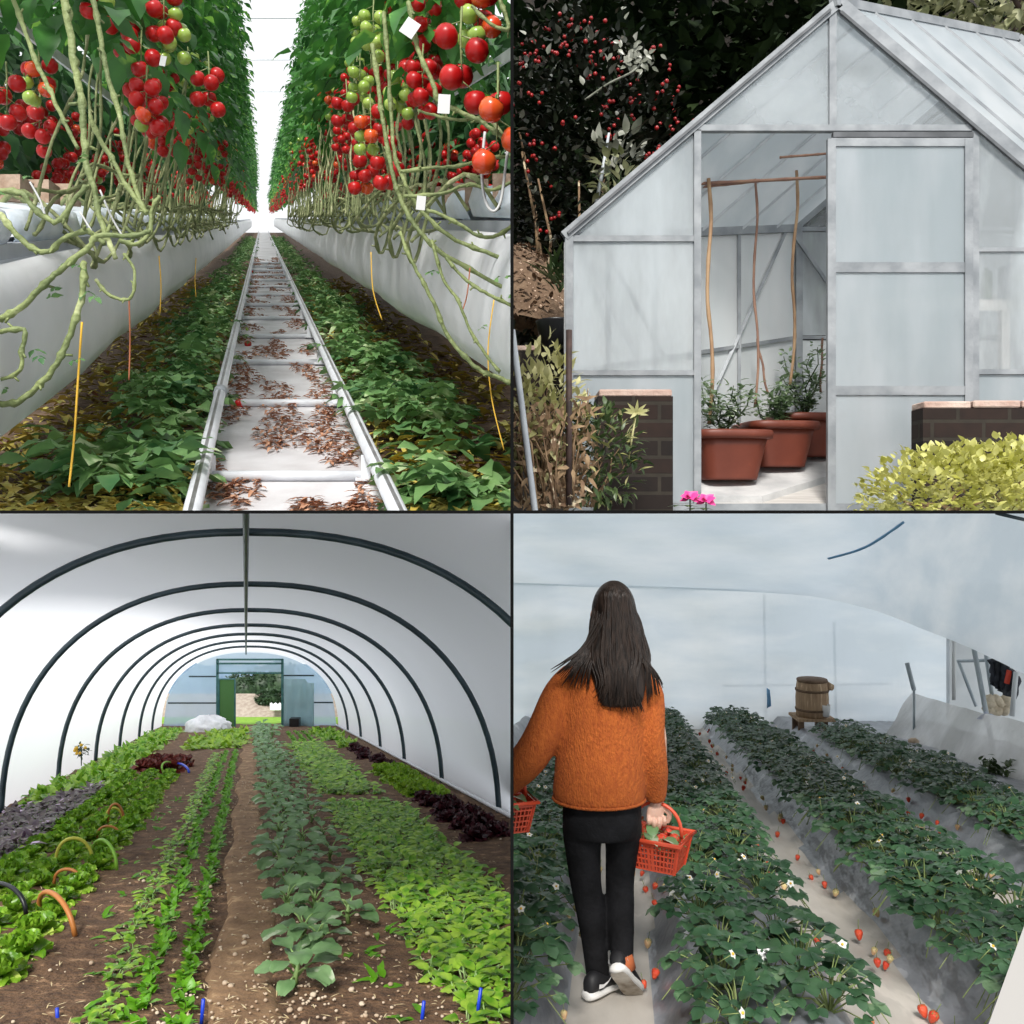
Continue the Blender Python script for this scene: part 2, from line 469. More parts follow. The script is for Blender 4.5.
def stem_mesh(seed, side, h_slab):
    """stem rises from the block, hangs out over the gutter, lies along the row, then climbs"""
    rnd = random.Random(seed); mb = MB()
    inx = -side                              # toward the aisle
    lay = rnd.uniform(.35, 1.0)
    o = side * .28
    p = [V((o, 0, h_slab)), V((o + inx * .12, .02, h_slab + .12)), V((.04 * inx, lay * .3, h_slab - rnd.uniform(0, .12))),
         V((rnd.uniform(-.05, .05), lay * .7, h_slab - rnd.uniform(.05, .2))), V((0, lay, h_slab + .06)), V((rnd.uniform(-.05, .05), lay + .06, .35)),
         V((inx * .04, lay + rnd.uniform(-.1, .1), .8)), V((side * .02, lay + rnd.uniform(-.06, .06), 1.5)), V((side * .1, lay, 2.6))]
    q = []
    for a in p: q.append(a - V((0, lay, 0)))
    for a in q: a.z += TS * a.y
    knobbly(mb, q, .0085, .006, rnd, 6)
    for k in range(3):                       # neighbours' bare stems leaning past
        y0 = rnd.uniform(-.5, .5); x0 = rnd.uniform(-.06, .1) * inx
        a = V((x0, y0 - rnd.uniform(.1, .5), h_slab - .02)); b = V((x0 + inx * .03, y0, rnd.uniform(.7, .95)))
        a.z += TS * a.y; b.z += TS * b.y
        knobbly(mb, wavy(a, b, .022, 7, rnd), .0065, .005, rnd, 5, 0, 3)
    for k in range(2):                       # loose older vine lying in the tangle
        y0 = rnd.uniform(-.8, .3); z = h_slab + rnd.uniform(-.14, .14)
        a = V((rnd.uniform(-.06, .08), y0, z + TS * y0)); b = V((rnd.uniform(-.06, .08), y0 + rnd.uniform(.4, .8), 0))
        b.z = h_slab + rnd.uniform(-.14, .25) + TS * b.y
        knobbly(mb, wavy(a, b, .04, 5, rnd), .007, .006, rnd, 5, 0, 3)
    return mb.mesh('tomato_stem', m_stem)

def tomato_mesh(mat, r=.034):
    mb = MB()
    prof = [(.2, .62), (.55, .78), (.85, .62), (1, .15), (.95, -.3), (.72, -.65), (.38, -.84), (.1, -.88)]
    mb.lathe([(r * a, r * z) for a, z in prof], 14)
    for k in range(5):
        a = 2 * PI * k / 5
        mb.leaf((0, 0, r * .72), (math.cos(a), math.sin(a), .35), (0, 0, 1), r * .9, r * .3, 3, .4, .1, 1)
    mb.tube([(0, 0, r * .65), (0, .004, r * 1.25)], .0025, 5, 1)
    return mb.mesh('tomato', [mat, m_calyx])
ME_TOM = {'r': tomato_mesh(m_red), 'o': tomato_mesh(m_org), 'g': tomato_mesh(m_grn, .03)}

def truss_layout(rnd, n):
    pts = []
    for i in range(n):
        t = i / max(1, n - 1)
        a = i * 2.4 + rnd.uniform(-.3, .3)
        pts.append(V((.045 * math.cos(a), .045 * math.sin(a), -.04 - .17 * t)))
    return pts
def truss_stalk(rnd, pts):
    mb = MB(); zl = min(p.z for p in pts)
    mb.tube([(0, 0, .05), (.005, 0, -.03), (0, .004, zl + .04)], [.004, .0035, .002], 5)
    for p in pts: mb.tube([(0, 0, p.z + .05), p + V((0, 0, .03))], .002, 4)
    return mb.mesh('truss', m_stemg)
def far_truss(rnd, kinds):
    mb = MB(); pts = truss_layout(rnd, len(kinds))
    for p, k in zip(pts, kinds): mb.blob(p, .033, 8, 5, 'rog'.index(k))
    return mb.mesh('truss', [m_red, m_org, m_grn])

rt = random.Random(11)
SEASON = ['rrrrrrrr', 'rrrrrror', 'rrrorrgr', 'rrorgogg', 'gggggggg', 'rrrrrr', 'ggggog', 'rrrrr', 'rooo']
NEAR_TR = []
for i, s in enumerate(SEASON):
    pts = truss_layout(rt, len(s)); NEAR_TR.append((s, pts, truss_stalk(rt, pts), far_truss(rt, s)))

def add_truss(root, loc, ti, detail, sc=1.0, rot=0.0):
    s, pts, stalk, far = NEAR_TR[ti]
    t = obj('truss', stalk if detail else far, root, loc); t.scale = (sc,) * 3; t.rotation_euler.z = rot
    if detail:
        for p, k in zip(pts, s):
            o = obj('tomato', ME_TOM[k], t, p); o.rotation_euler = (rt.uniform(-.5, .5), rt.uniform(-.5, .5), rt.uniform(0, 6))
            o['label'] = {'r': 'red tomato', 'o': 'orange tomato', 'g': 'green tomato'}[k]
    return t

FOL = {}; STM = {}
for side in (-1, 1):
    lean = -.02 if side == -1 else .3
    FOL[side] = {hc: [foliage_mesh('foliage', 20 + 5 * i + side + int(hc * 100), .7, hc, int(34 * (hc - .7)) + 6, m_tleaf, lean, .27) for i in range(3)] for hc in (1.15, 1.6, 2.2, 2.9, 3.8)}
    STM[side] = [stem_mesh(60 + i + 7 * side, side, -.02 if side == -1 else .03) for i in range(6)]
mb = MB(); mb.box((0, 0, 0), (.1, .1, .1)); ME_BLOCK = mb.mesh('rooting_block', [m_block], False)
for side, L, w in ((-1, -.6, 'left'), (1, .68, 'right')):
    Y = 2.75 if side == -1 else 3.15; i = 0
    while Y < 60:
        i += 1
        near = Y < 8.5
        root = thing('tomato_plant', '%s tall tomato plant of the row on the %s of the aisle' % (nth(i), w), 'tomato plant', T(L, 0, Y), 'tomato plants on the %s of the aisle' % w)
        if 3.4 < Y < 18: obj('stem', rt.choice(STM[side]), root)
        hc = next(c for c in (1.15, 1.6, 2.2, 2.9, 3.8) if c > .2725 * Y + .2 or c == 3.8)
        f = obj('foliage', FOL[side][hc][i % 3], root, (0, 0, rt.uniform(-.05, .12)))
        f.rotation_euler.z = rt.uniform(-.15, .15)
        if Y < 5: obj('rooting_block', ME_BLOCK, root, (side * .3, -.2, .1 + TS * -.2))
        inx = -side
        hs = [rt.uniform(.38, .55), rt.uniform(.6, .78), rt.uniform(.85, 1.1)]
        if Y > 9: hs = hs[:2] if i % 2 else hs
        for j, h in enumerate(hs):
            ti = rt.choice([[0, 1, 5], [0, 5, 2, 3], [3, 4, 6]][j])
            if near and rt.random() < .25: continue
            add_truss(root, (inx * rt.uniform(.06, .18), rt.uniform(-.2, .2), h + .1), ti, near, rt.uniform(.72, .92), rt.uniform(0, 6))
        Y += .46 if Y < 9 else (.62 if Y < 18 else 1.1)

# the next rows behind
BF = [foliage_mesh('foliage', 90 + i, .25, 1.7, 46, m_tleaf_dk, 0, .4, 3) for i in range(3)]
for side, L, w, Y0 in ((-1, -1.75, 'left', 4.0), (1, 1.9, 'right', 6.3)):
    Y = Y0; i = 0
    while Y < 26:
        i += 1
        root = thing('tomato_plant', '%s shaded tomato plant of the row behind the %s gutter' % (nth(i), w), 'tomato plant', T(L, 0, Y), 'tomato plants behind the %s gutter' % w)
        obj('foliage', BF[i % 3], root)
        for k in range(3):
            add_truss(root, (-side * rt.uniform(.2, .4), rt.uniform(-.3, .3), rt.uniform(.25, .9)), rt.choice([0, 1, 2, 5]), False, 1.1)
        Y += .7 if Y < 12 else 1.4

# ---- hand-laid foreground plants: the big vines in front
def vine(root, px, Y, r0, r1, seed, mat=None, name='stem'):
    rnd = random.Random(seed)
    pts = [P(x, y, Y + (d[0] if d else 0)) for x, y, *d in px]
    mb = MB(); knobbly(mb, pts, r0 * .85, r1 * .8, rnd, 8, 0, 5)
    o = mb.build(name, mat or m_stemg)
    o.parent = root; o.matrix_parent_inverse = Matrix.Translation(root.location).inverted()
    return pts
def ptruss(root, px, py, Y, ti, sc=1.0, rot=0.0):
    loc = P(px, py, Y) - root.location
    return add_truss(root, loc + V((0, 0, .09)), ti, True, sc, rot)
def leafbits(root, spots, Y, name='leaf', size=.05):
    for k, (x, y) in enumerate(spots):
        rnd = random.Random(k + int(x)); mb = MB()
        compound(mb, P(x, y, Y), V((rnd.uniform(-1, 1), -.4, rnd.uniform(-.2, .6))), V((0, -.5, 1)), size * rnd.uniform(.8, 1.3), rnd, 0, 2, .6)
        o = mb.build(name, m_cutleaf); o.parent = root; o.matrix_parent_inverse = Matrix.Translation(root.location).inverted()
fg = thing('tomato_vine', 'thick upright vine at the far left with bare knobbly lower stems over the gutter', 'tomato plant', P(70, 250, 2.5))
vine(fg, [(63, -8), (70, 30), (74, 62), (80, 92), (83, 120), (85, 150), (88, 168), (95, 190), (99, 215), (106, 236), (116, 258)], 2.5, .0125, .009, 1)
vine(fg, [(93, 0), (99, 30), (103, 55), (110, 85), (120, 115), (124, 142), (130, 170), (138, 195), (146, 213)], 2.6, .009, .008, 2)
vine(fg, [(13, 0), (24, 28), (34, 58), (46, 82), (56, 104), (66, 126), (78, 148)], 2.55, .008, .007, 3)
vine(fg, [(90, 116), (100, 140), (112, 158), (122, 178), (136, 200), (148, 214)], 2.6, .008, .008, 4)
vine(fg, [(0, 192), (22, 194), (38, 212), (58, 222), (74, 200), (88, 186)], 2.35, .009, .008, 5)
vine(fg, [(0, 214), (14, 232), (32, 248), (48, 252), (64, 238), (88, 232), (104, 244)], 2.4, .0095, .008, 6)
vine(fg, [(0, 320), (20, 308), (44, 285), (62, 268), (86, 250), (98, 236), (128, 236), (150, 232)], 2.3, .010, .008, 7)
vine(fg, [(84, 262), (83, 290), (76, 318), (66, 345), (54, 368), (36, 388), (18, 402), (0, 404)], 2.3, .0095, .010, 8)
vine(fg, [(0, 332), (24, 330), (22, 352), (20, 370), (0, 380)], 2.28, .008, .006, 9)
vine(fg, [(96, 280), (108, 294), (124, 300), (133, 294), (134, 270), (124, 254)], 2.5, .006, .005, 10)
vine(fg, [(120, 240), (136, 244), (150, 232), (152, 210), (160, 196)], 2.6, .008, .007, 12)
leafbits(fg, [(30, 178), (12, 198), (60, 262), (50, 302), (82, 290), (32, 348), (68, 362), (14, 392), (76, 166)], 2.32)
for px, py, Y, ti, sc in ((122, 20, 3.1, 5, .86), (163, 14, 3.1, 5, .86), (175, 36, 3.15, 4, .82), (142, 66, 3.1, 5, .84), (38, 80, 3.1, 3, .8), (6, 102, 2.9, 5, .8), (40, 126, 3.3, 5, .8), (152, 108, 3.3, 2, .84), (208, 84, 3.8, 5, .95)):
    ptruss(fg, px, py, Y, ti, sc, px)
fg2 = thing('tomato_vine', 'thick pale green vine at the right edge with big ripe tomatoes', 'tomato plant', P(440, 250, 2.9))
vine(fg2, [(408, 2), (412, 20), (416, 40), (420, 56), (432, 80), (438, 100), (452, 108), (470, 116), (482, 122), (495, 132), (512, 146)], 2.75, .0085, .009, 21)
vine(fg2, [(372, 44), (378, 84), (381, 108), (386, 140), (392, 170), (398, 192), (408, 214), (420, 232), (440, 252), (468, 268), (512, 292)], 2.9, .0085, .009, 22)
vine(fg2, [(384, 12), (388, 60), (390, 100), (394, 150), (402, 176), (414, 200), (432, 222), (456, 240), (486, 252), (512, 262)], 3.0, .008, .009, 23)
vine(fg2, [(400, 232), (412, 262), (424, 284), (436, 308), (448, 336), (468, 360), (484, 372), (500, 378), (512, 384)], 2.8, .0065, .009, 24)
vine(fg2, [(432, 240), (444, 280), (458, 300), (470, 330), (484, 352), (500, 372)], 2.75, .0055, .006, 25)
vine(fg2, [(512, 146), (490, 120), (480, 118), (455, 120), (430, 114), (418, 110)], 2.9, .007, .005, 26)
vine(fg2, [(400, 172), (430, 168), (460, 166), (490, 158), (512, 156)], 2.95, .0075, .007, 27)
vine(fg2, [(404, 196), (440, 194), (470, 184), (490, 190), (512, 182)], 2.9, .0075, .007, 28)
vine(fg2, [(512, 226), (496, 236), (480, 236), (462, 226), (440, 214), (424, 210)], 2.8, .0075, .007, 29)
vine(fg2, [(512, 306), (492, 296), (474, 286), (458, 272), (446, 258)], 2.75, .007, .006, 30)
vine(fg2, [(500, 0), (505, 14), (508, 30), (488, 22), (472, 6)], 2.65, .008, .006, 31)
leafbits(fg2, [(505, 66), (438, 272), (490, 282), (506, 300), (480, 330)], 2.75)
for px, py, Y, ti, sc in ((462, 54, 2.75, 7, 1.08), (498, 112, 2.62, 8, 1.08), (427, 48, 3.2, 5, .9), (478, 6, 2.9, 3, 1.0), (398, 92, 3.3, 4, .8), (374, 30, 3.6, 4, .85), (360, 84, 3.9, 4, .85), (370, 128, 3.5, 3, .85), (388, 162, 3.3, 5, .85), (364, 168, 3.7, 1, .85), (346, 108, 4.2, 5, .9)):
    ptruss(fg2, px, py, Y, ti, sc, px)

# tags, twine, hook
for k, (x, y, w, h, r, Y, lab) in enumerate(((410, 28, 15, 17, .6, 2.74, 'white plastic tag highest on the pale vine at right'), (444, 104, 12, 19, .06, 2.7, 'white rectangular tag clipped where the right vine bends'), (421, 203, 9, 14, .1, 2.8, 'small white tag low on the right stems'), (163, 61, 6, 10, .2, 2.9, 'small white tag among the red tomatoes at left'))):
    mb = MB(); s_ = Y / F
    mb.box((0, 0, 0), (w * s_, .002, h * s_), Matrix.Rotation(r, 3, 'Y'))
    mb.tube([(0, 0, h * s_ * .4), (0, .012, h * s_ * .55)], .002, 5)
    tag(mb.build('plant_tag', m_tag, smooth=False, loc=P(x, y, Y - .02)), lab, 'tag')
for k, (pts, Y, mt, lab) in enumerate((([(82, 322), (78, 380), (74, 440), (69, 487)], 2.45, m_twy, 'yellow twine hanging at the near end of the left gutter'),
        ([(129, 298), (130, 340), (129, 380)], 2.6, m_twr, 'rust red twine hanging in front of the left gutter'),
        ([(159, 256), (161, 285), (160, 312)], 3.4, m_twy, 'short yellow twine halfway along the left gutter'),
        ([(196, 258), (195, 280), (196, 297)], 5.0, m_twy, 'farthest yellow twine hanging from the left gutter'),
        ([(494, 300), (488, 350), (492, 400), (504, 450)], 2.85, m_twy, 'yellow twine hanging at the near end of the right gutter'),
        ([(470, 268), (467, 295), (462, 312)], 2.8, m_twr, 'rust red twine hanging among the right stems'),
        ([(371, 252), (373, 290), (382, 320)], 3.6, m_twy, 'yellow twine hanging halfway along the right gutter'))):
    mb = MB(); mb.tube(catmull([P(x, y, Y) for x, y in pts], 5), .0022 if k else .003, 6)
    tag(mb.build('twine', mt), lab, 'twine')
mb = MB(); mb.tube(catmull([P(x, y, 2.7) for x, y in ((485, 132), (482, 165), (483, 190), (488, 207), (495, 211), (501, 200), (505, 172), (509, 140))], 6), .0045, 8)
tag(mb.build('string_loop', m_tag), 'white loop of string hanging under the orange tomatoes at right', 'string')
for k, pts in enumerate((((30, 182), (40, 200), (45, 215)), ((100, 190), (112, 218), (125, 240)), ((80, 212), (92, 232), (95, 240)))):
    mb = MB(); mb.tube(catmull([P(x, y, 2.62) for x, y in pts], 5), .003, 6)
    tag(mb.build('drip_line', m_tag), ['white drip line at the far left grow bag', 'white drip line running down right of the thick vine', 'short white drip line between the other two at left'][k], 'tube')
# roof bars glimpsed above the aisle
for k, (Y, z) in enumerate(((26, 5.8), (34, 6.0), (44, 6.2))):
    mb = MB(); c = T(0, z, Y); mb.box(c, (9, .06, .06))
    structure(mb.build('trim_%d' % (k + 1), m_steel, smooth=False))

# leaf piles beside the rails (uncountable)
def pile(name, La, Lb, seed, lab):
    rnd = random.Random(seed); mb = MB()
    Y = 2.92
    while Y < 40:
        wd = Lb - La
        n = 8 if Y < 9 else 5
        if mnoise.noise(V((Y * 1.3, seed, 0))) < -.15: n = 2
        for k in range(n):
            L = La + wd * rnd.random()
            hump = .11 * (1 - ((L - La) / wd * 2 - 1) ** 2) + .05 * math.sin(Y * 4 + L * 6)
            b = T(L, FL + .01 + max(0, hump) * rnd.uniform(.5, 1.3), Y + rnd.uniform(-.05, .05))
            a = rnd.uniform(0, 2 * PI)
            compound(mb, b, V((math.cos(a), math.sin(a), rnd.uniform(.0, .8))), V((0, 0, 1)), rnd.uniform(.09, .2) * (1.35 if Y < 3.7 else 1), rnd, 0, 2, .66)
        Y += .055 if Y < 6 else (.1 if Y < 12 else .25)
    return stuff(mb.build(name, m_cutleaf), lab, 'leaves')
pile('cut_leaf_pile', -.66, -.3, 5, 'green cut tomato leaves heaped between the left rail and gutter')
pile('cut_leaf_pile', .52, .86, 6, 'green cut tomato leaves heaped between the right rail and gutter')
def litter(name, La, Lb, Y1, seed, n, mat, lab, size, patchy=0, dense=0):
    rnd = random.Random(seed); mb = MB(); k = 0; tries = 0
    while k < n and tries < n * 12:
        tries += 1
        Y = 2.9 + (Y1 - 2.9) * rnd.random() ** 2.0; L = rnd.uniform(La, Lb)
        if patchy:
            v = mnoise.noise(V((L * 5, Y * 1.6, seed))) + .22 * (1 if (abs(L - La) < .12 or abs(L - Lb) < .12) else 0)
            if v < patchy: continue
        k += 1; a = rnd.uniform(0, 2 * PI); s = size * rnd.uniform(.5, 1.5)
        mb.leaf(T(L, FL + rnd.uniform(.004, .02 + dense), Y), V((math.cos(a), math.sin(a), rnd.uniform(0, .4))), V((0, 0, 1)), s, s * rnd.uniform(.25, .55), 3, rnd.uniform(.1, .7), .4)
    return stuff(mb.build(name, mat), lab, 'leaves')
litter('dry_leaf_litter', -.19, .38, 22, 3, 5200, m_brown, 'dry brown leaf scraps scattered over the white aisle sheet', .04, .1)
litter('yellow_leaf_litter', -1.1, -.27, 14, 4, 2400, m_yleaf, 'yellow and brown dead leaves under the left gutter', .09, 0, .03)
litter('yellow_leaf_litter', .47, 1.3, 14, 8, 2400, m_yleaf, 'yellow and brown dead leaves under the right gutter', .09, 0, .03)
for k, (x, y, c, lab) in enumerate(((248, 344, 'r', 'red tomato fallen on the aisle sheet beside the left rail'), (247, 329, 'g', 'small green tomato lying behind the fallen red one'), (252, 272, 'r', 'fallen red tomato nearer the far end of the aisle'), (239, 404, 'r', 'fallen red tomato nearest the front of the aisle, among brown scraps'))):
    Y = -FL * F / (y - 218 + 0.0) * .985
    o = obj('fallen_tomato', ME_TOM[c], None, P(x, y, Y)); o.scale = (.8 if c == 'r' else .5,) * 3; o.rotation_euler = (1, .5, k)
    tag(o, lab, 'tomato', 'tomatoes fallen on the aisle')
# ============================================================ glasshouse in the garden (upper right)
CUR[0] = 'TR'
YF = 4.136; KB = 1.236
VX, VY = 1771, 188
def G(u, v, k=1.0):                                  # front-plane position (u, v) carried k along the house's length
    return P(VX - (VX - u) / k, VY + (v - VY) / k, YF * k)
PX = YF / F                                          # metres per pixel in the front plane
m_alu = pm('weathered_aluminium', (.2, .215, .23), (.33, .345, .36), 8, .5, metal=.2, bump=.1)
m_alu_lt = pm('pale_aluminium', (.4, .42, .44), (.52, .54, .56), 8, .5, metal=.1)
m_alu_dk = pm('dull_aluminium_strip', (.07, .075, .08), (.13, .135, .145), 10, .5, metal=.2)
GC = (.77, .815, .84)
m_pane = film('misty_glass', GC, clear=.7, transl=.5, rough=.12, bump=.12, bscale=2, dirt=.3, dscale=1.5, dstretch=(3, 3, .8))
m_pane_clear = film('clearer_glass', GC, clear=.8, transl=.45, rough=.08, bump=.1, bscale=2, dirt=.6, dscale=2.5)
m_pane_white = film('whitewashed_glass', (.56, .62, .65), (.7, .74, .77), 1.2, (3, 3, .7), (.4, .65), clear=.34, transl=.5, rough=.25, bump=.15, bscale=3, dirt=.3, dscale=2.2, dstretch=(3, 3, .6))
m_pane_back = film('milky_rear_glass', (.84, .87, .88), (.94, .95, .955), 1.2, (3, 3, .7), (.4, .65), clear=.2, transl=.42, rough=.2, bump=.1, bscale=3)
m_pane_roof = film('dusty_roof_glass', (.66, .71, .74), (.8, .83, .85), 1.4, (2, 2, 2), (.4, .65), clear=.26, transl=.55, rough=.3, bump=.1, bscale=3)
m_terra = pm('terracotta', (.13, .026, .012), (.2, .045, .02), 6, .5, bump=.08, c3=(.16, .034, .016))
m_potsoil = pm('potting_soil', (.03, .02, .012), (.08, .05, .03), 30, .95, bump=.5)
m_cane = pm('bamboo_cane', (.3, .17, .09), (.42, .27, .15), 14, .6)
m_cane_dk = pm('dark_bamboo_cane', (.2, .1, .07), (.3, .17, .11), 14, .6)
m_gleaf = pm('pot_shrub_leaf', (.09, .16, .07), (.78, .82, .7), 14, .4, trans=.3, c3=(.34, .45, .26))  # white leaf highlights painted into the light end of the colour
m_paving = pm('pale_paving', (.4, .4, .4), (.56, .55, .54), 7, .8, bump=.2)
m_timber = pm('grey_boards', (.42, .39, .36), (.55, .52, .49), 6, .8, stretch=(1, 12, 1))
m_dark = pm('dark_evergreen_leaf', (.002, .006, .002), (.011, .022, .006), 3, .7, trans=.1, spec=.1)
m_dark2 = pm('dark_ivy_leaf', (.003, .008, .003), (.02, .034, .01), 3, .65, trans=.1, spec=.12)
m_sunleaf = pm('sunlit_tree_leaf', (.08, .1, .03), (.6, .6, .36), 4, .4, trans=.3)  # sunlight and its highlights put into the leaf colour
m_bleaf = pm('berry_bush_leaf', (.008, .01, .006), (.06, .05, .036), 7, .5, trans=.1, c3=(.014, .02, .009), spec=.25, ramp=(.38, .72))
m_bleaf_hi = pm('pale_highlight_leaf', (.3, .3, .25), (.12, .13, .09), 6, .35)  # pale tone, also painted highlights on the berry bush
m_berry = pm('red_berry', (.2, .005, .008), (.34, .012, .012), 8, .25)
m_earth = pm('leaf_mould', (.008, .006, .004), (.025, .018, .013), 8, .95, bump=.6)
m_mulch = pm('sunny_leaf_mulch', (.2, .13, .08), (.5, .36, .26), 22, .9, bump=.7, c3=(.12, .07, .04))
m_priv = pm('golden_privet_leaf', (.46, .46, .08), (.74, .72, .3), 8, .4, trans=.3)
m_dry = pm('dry_stalk', (.36, .24, .13), (.75, .62, .42), 14, .8, c3=(.16, .09, .05))
m_ylow = pm('yellow_green_leaf', (.3, .3, .08), (.72, .68, .36), 8, .5, trans=.3)
m_dkg = pm('deep_green_leaf', (.03, .06, .02), (.1, .15, .05), 8, .4, trans=.2)
m_iron = pm('rusty_stake', (.03, .02, .018), (.09, .05, .04), 15, .7)
m_pole = pm('grey_pole', (.4, .43, .46), (.55, .58, .6), 9, .4)
m_black = pm('black_plastic', (.012, .012, .014), rough=.4)
m_pink = pm('pink_petal', (.8, .06, .3), rough=.5)

def brick_mat():
    m = bpy.data.materials.new('old_shaded_brick'); m.use_nodes = True; nt = m.node_tree; N = nt.nodes  # wall faces away from the light, shade put into the brick colour
    b = N['Principled BSDF']; b.inputs['Roughness'].default_value = .9
    tc = N.new('ShaderNodeTexCoord'); sp = N.new('ShaderNodeSeparateXYZ'); cb = N.new('ShaderNodeCombineXYZ'); ad = N.new('ShaderNodeMath')
    nt.links.new(tc.outputs['Object'], sp.inputs[0]); nt.links.new(sp.outputs[0], ad.inputs[0]); nt.links.new(sp.outputs[1], ad.inputs[1])
    nt.links.new(ad.outputs[0], cb.inputs[0]); nt.links.new(sp.outputs[2], cb.inputs[1])
    br = N.new('ShaderNodeTexBrick')
    for k, v in (('Scale', 1.0), ('Brick Width', .215), ('Row Height', .075), ('Mortar Size', .008)): br.inputs[k].default_value = v
    br.inputs['Color1'].default_value = (.011, .006, .004, 1); br.inputs['Color2'].default_value = (.03, .013, .008, 1); br.inputs['Mortar'].default_value = (.042, .033, .023, 1)
    nt.links.new(cb.outputs[0], br.inputs['Vector'])
    nz = N.new('ShaderNodeTexNoise'); nz.inputs['Scale'].default_value = 18
    mx = N.new('ShaderNodeMixRGB'); mx.blend_type = 'MULTIPLY'; mx.inputs[0].default_value = .7
    nt.links.new(tc.outputs['Object'], nz.inputs['Vector'])
    nt.links.new(br.outputs['Color'], mx.inputs[1]); nt.links.new(nz.outputs['Fac'], mx.inputs[2]); nt.links.new(mx.outputs[0], b.inputs['Base Color'])
    bp = N.new('ShaderNodeBump'); bp.inputs['Strength'].default_value = .7; bp.inputs['Distance'].default_value = .01; bp.invert = True
    nt.links.new(br.outputs['Fac'], bp.inputs['Height']); nt.links.new(bp.outputs[0], b.inputs['Normal'])
    return m
m_brick = brick_mat()
m_cope = pm('sunlit_brick_top', (.42, .27, .22), (.6, .47, .4), 9, .9, bump=.4)  # light falling on the wall tops painted into their colour

gh = thing('glasshouse', 'aluminium framed glasshouse with misty panes and a ridged roof, door slid half open', 'greenhouse', G(838, 505, 1))
def gput(mb, name, mat, par=None, smooth=False):
    par = par or gh
    o = mb.build(name, mat, None, smooth); o.parent = par
    o.matrix_parent_inverse = Matrix.Translation(gh.location).inverted() if par is gh else Matrix.Identity(4)
    return o
def gbar(name, a, b, w=7, d=6, mat=None, side=V((1, 0, 0)), par=None):
    return gput(MB().bar(G(*a), G(*b), w * PX, d * PX, side), name, mat or m_alu, par)
H = V((0, 0, 1))
# gables front and rear
for k, nm in ((1.0, 'front'), (KB, 'rear')):
    gbar('corner_post', (569, 236, k), (569, 506, k), 8, 8); gbar('corner_post', (1107, 236, k), (1107, 506, k), 8, 8)
    gbar('gable_rafter', (564, 237, k), (838, 4, k), 10, 9, side=H); gbar('gable_rafter', (838, 4, k), (1112, 237, k), 12, 9, side=H)
    gbar('base_rail', (565, 507, k), (1111, 507, k), 7, 8, side=H)
gbar('rafter_strip', (846, 13, .994), (1112, 240, .994), 3, 3, m_alu_dk, side=H)
gbar('rafter_strip', (575, 233, .994), (836, 11, .994), 2.5, 3, m_alu_dk, side=H)
gbar('door_post', (697, 131, 1), (697, 506, 1), 7, 7)
gbar('gable_mullion', (832, 8, 1), (832, 130, 1), 7, 6)
gbar('header_bar', (690, 129, 1), (976, 129, 1), 6, 7, side=H)
gbar('door_track', (838, 136, .994), (977, 136, .994), 5, 6, m_alu_dk, side=H)
gbar('right_post', (974, 130, 1), (974, 506, 1), 7, 7)
gbar('glazing_bar', (569, 239, 1), (697, 239, 1), 6, 5, side=H); gbar('glazing_bar', (570, 373, 1), (697, 373, 1), 5, 5, side=H)
gbar('glazing_bar', (974, 372, 1), (1110, 372, 1), 5, 5, side=H); gbar('glazing_bar', (974, 250, 1), (1110, 250, 1), 4, 4, side=H)
# ridge, eaves, rafters, wall bars
gbar('ridge_bar', (838, 3, .995), (838, 3, KB), 9, 9, side=H)
for u in (566, 1110):
    gbar('eave_bar', (u, 238, 1), (u, 238, KB), 9, 7, side=H); gbar('wall_rail', (u, 373, 1), (u, 373, KB), 4, 4, side=H); gbar('base_rail', (u, 506, 1), (u, 506, KB), 6, 6, side=H)
KS = [1 + (KB - 1) * t for t in (.155, .34, .525, .71, .88)]
for k in KS:
    gbar('rafter', (838, 6, k), (1110, 239, k), 5, 5, side=V((1, 0, 1)))
    gbar('rafter', (838, 6, k), (566, 239, k), 2.6, 3, m_alu_lt, side=V((1, 0, 1)))
for k in (KS[0], KS[1], KS[2], KS[3]):
    gbar('wall_bar', (566, 239, k), (566, 506, k), 4, 4); gbar('wall_bar', (1110, 239, k), (1110, 506, k), 4, 4)
gbar('brace', (570, 244, 1.008), (636, 373, 1.008), 5, 3); gbar('brace', (566, 240, 1.03), (566, 373, 1.09), 4, 3)
gbar('brace', (566, 240, KB - .012), (566, 440, 1.13), 4, 4); gbar('brace', (570, 246, KB - .006), (690, 420, KB - .006), 4, 3)
gbar('brace', (700, 130, KB - .004), (838, 40, KB - .004), 4, 3)
gbar('glazing_bar', (569, 239, KB), (1107, 239, KB), 5, 4, side=H); gbar('glazing_bar', (569, 373, KB), (1107, 373, KB), 4, 4, side=H)
for u in (700, 838, 976): gbar('rear_mullion', (u, 130 if u != 838 else 6, KB), (u, 506, KB), 4, 4)
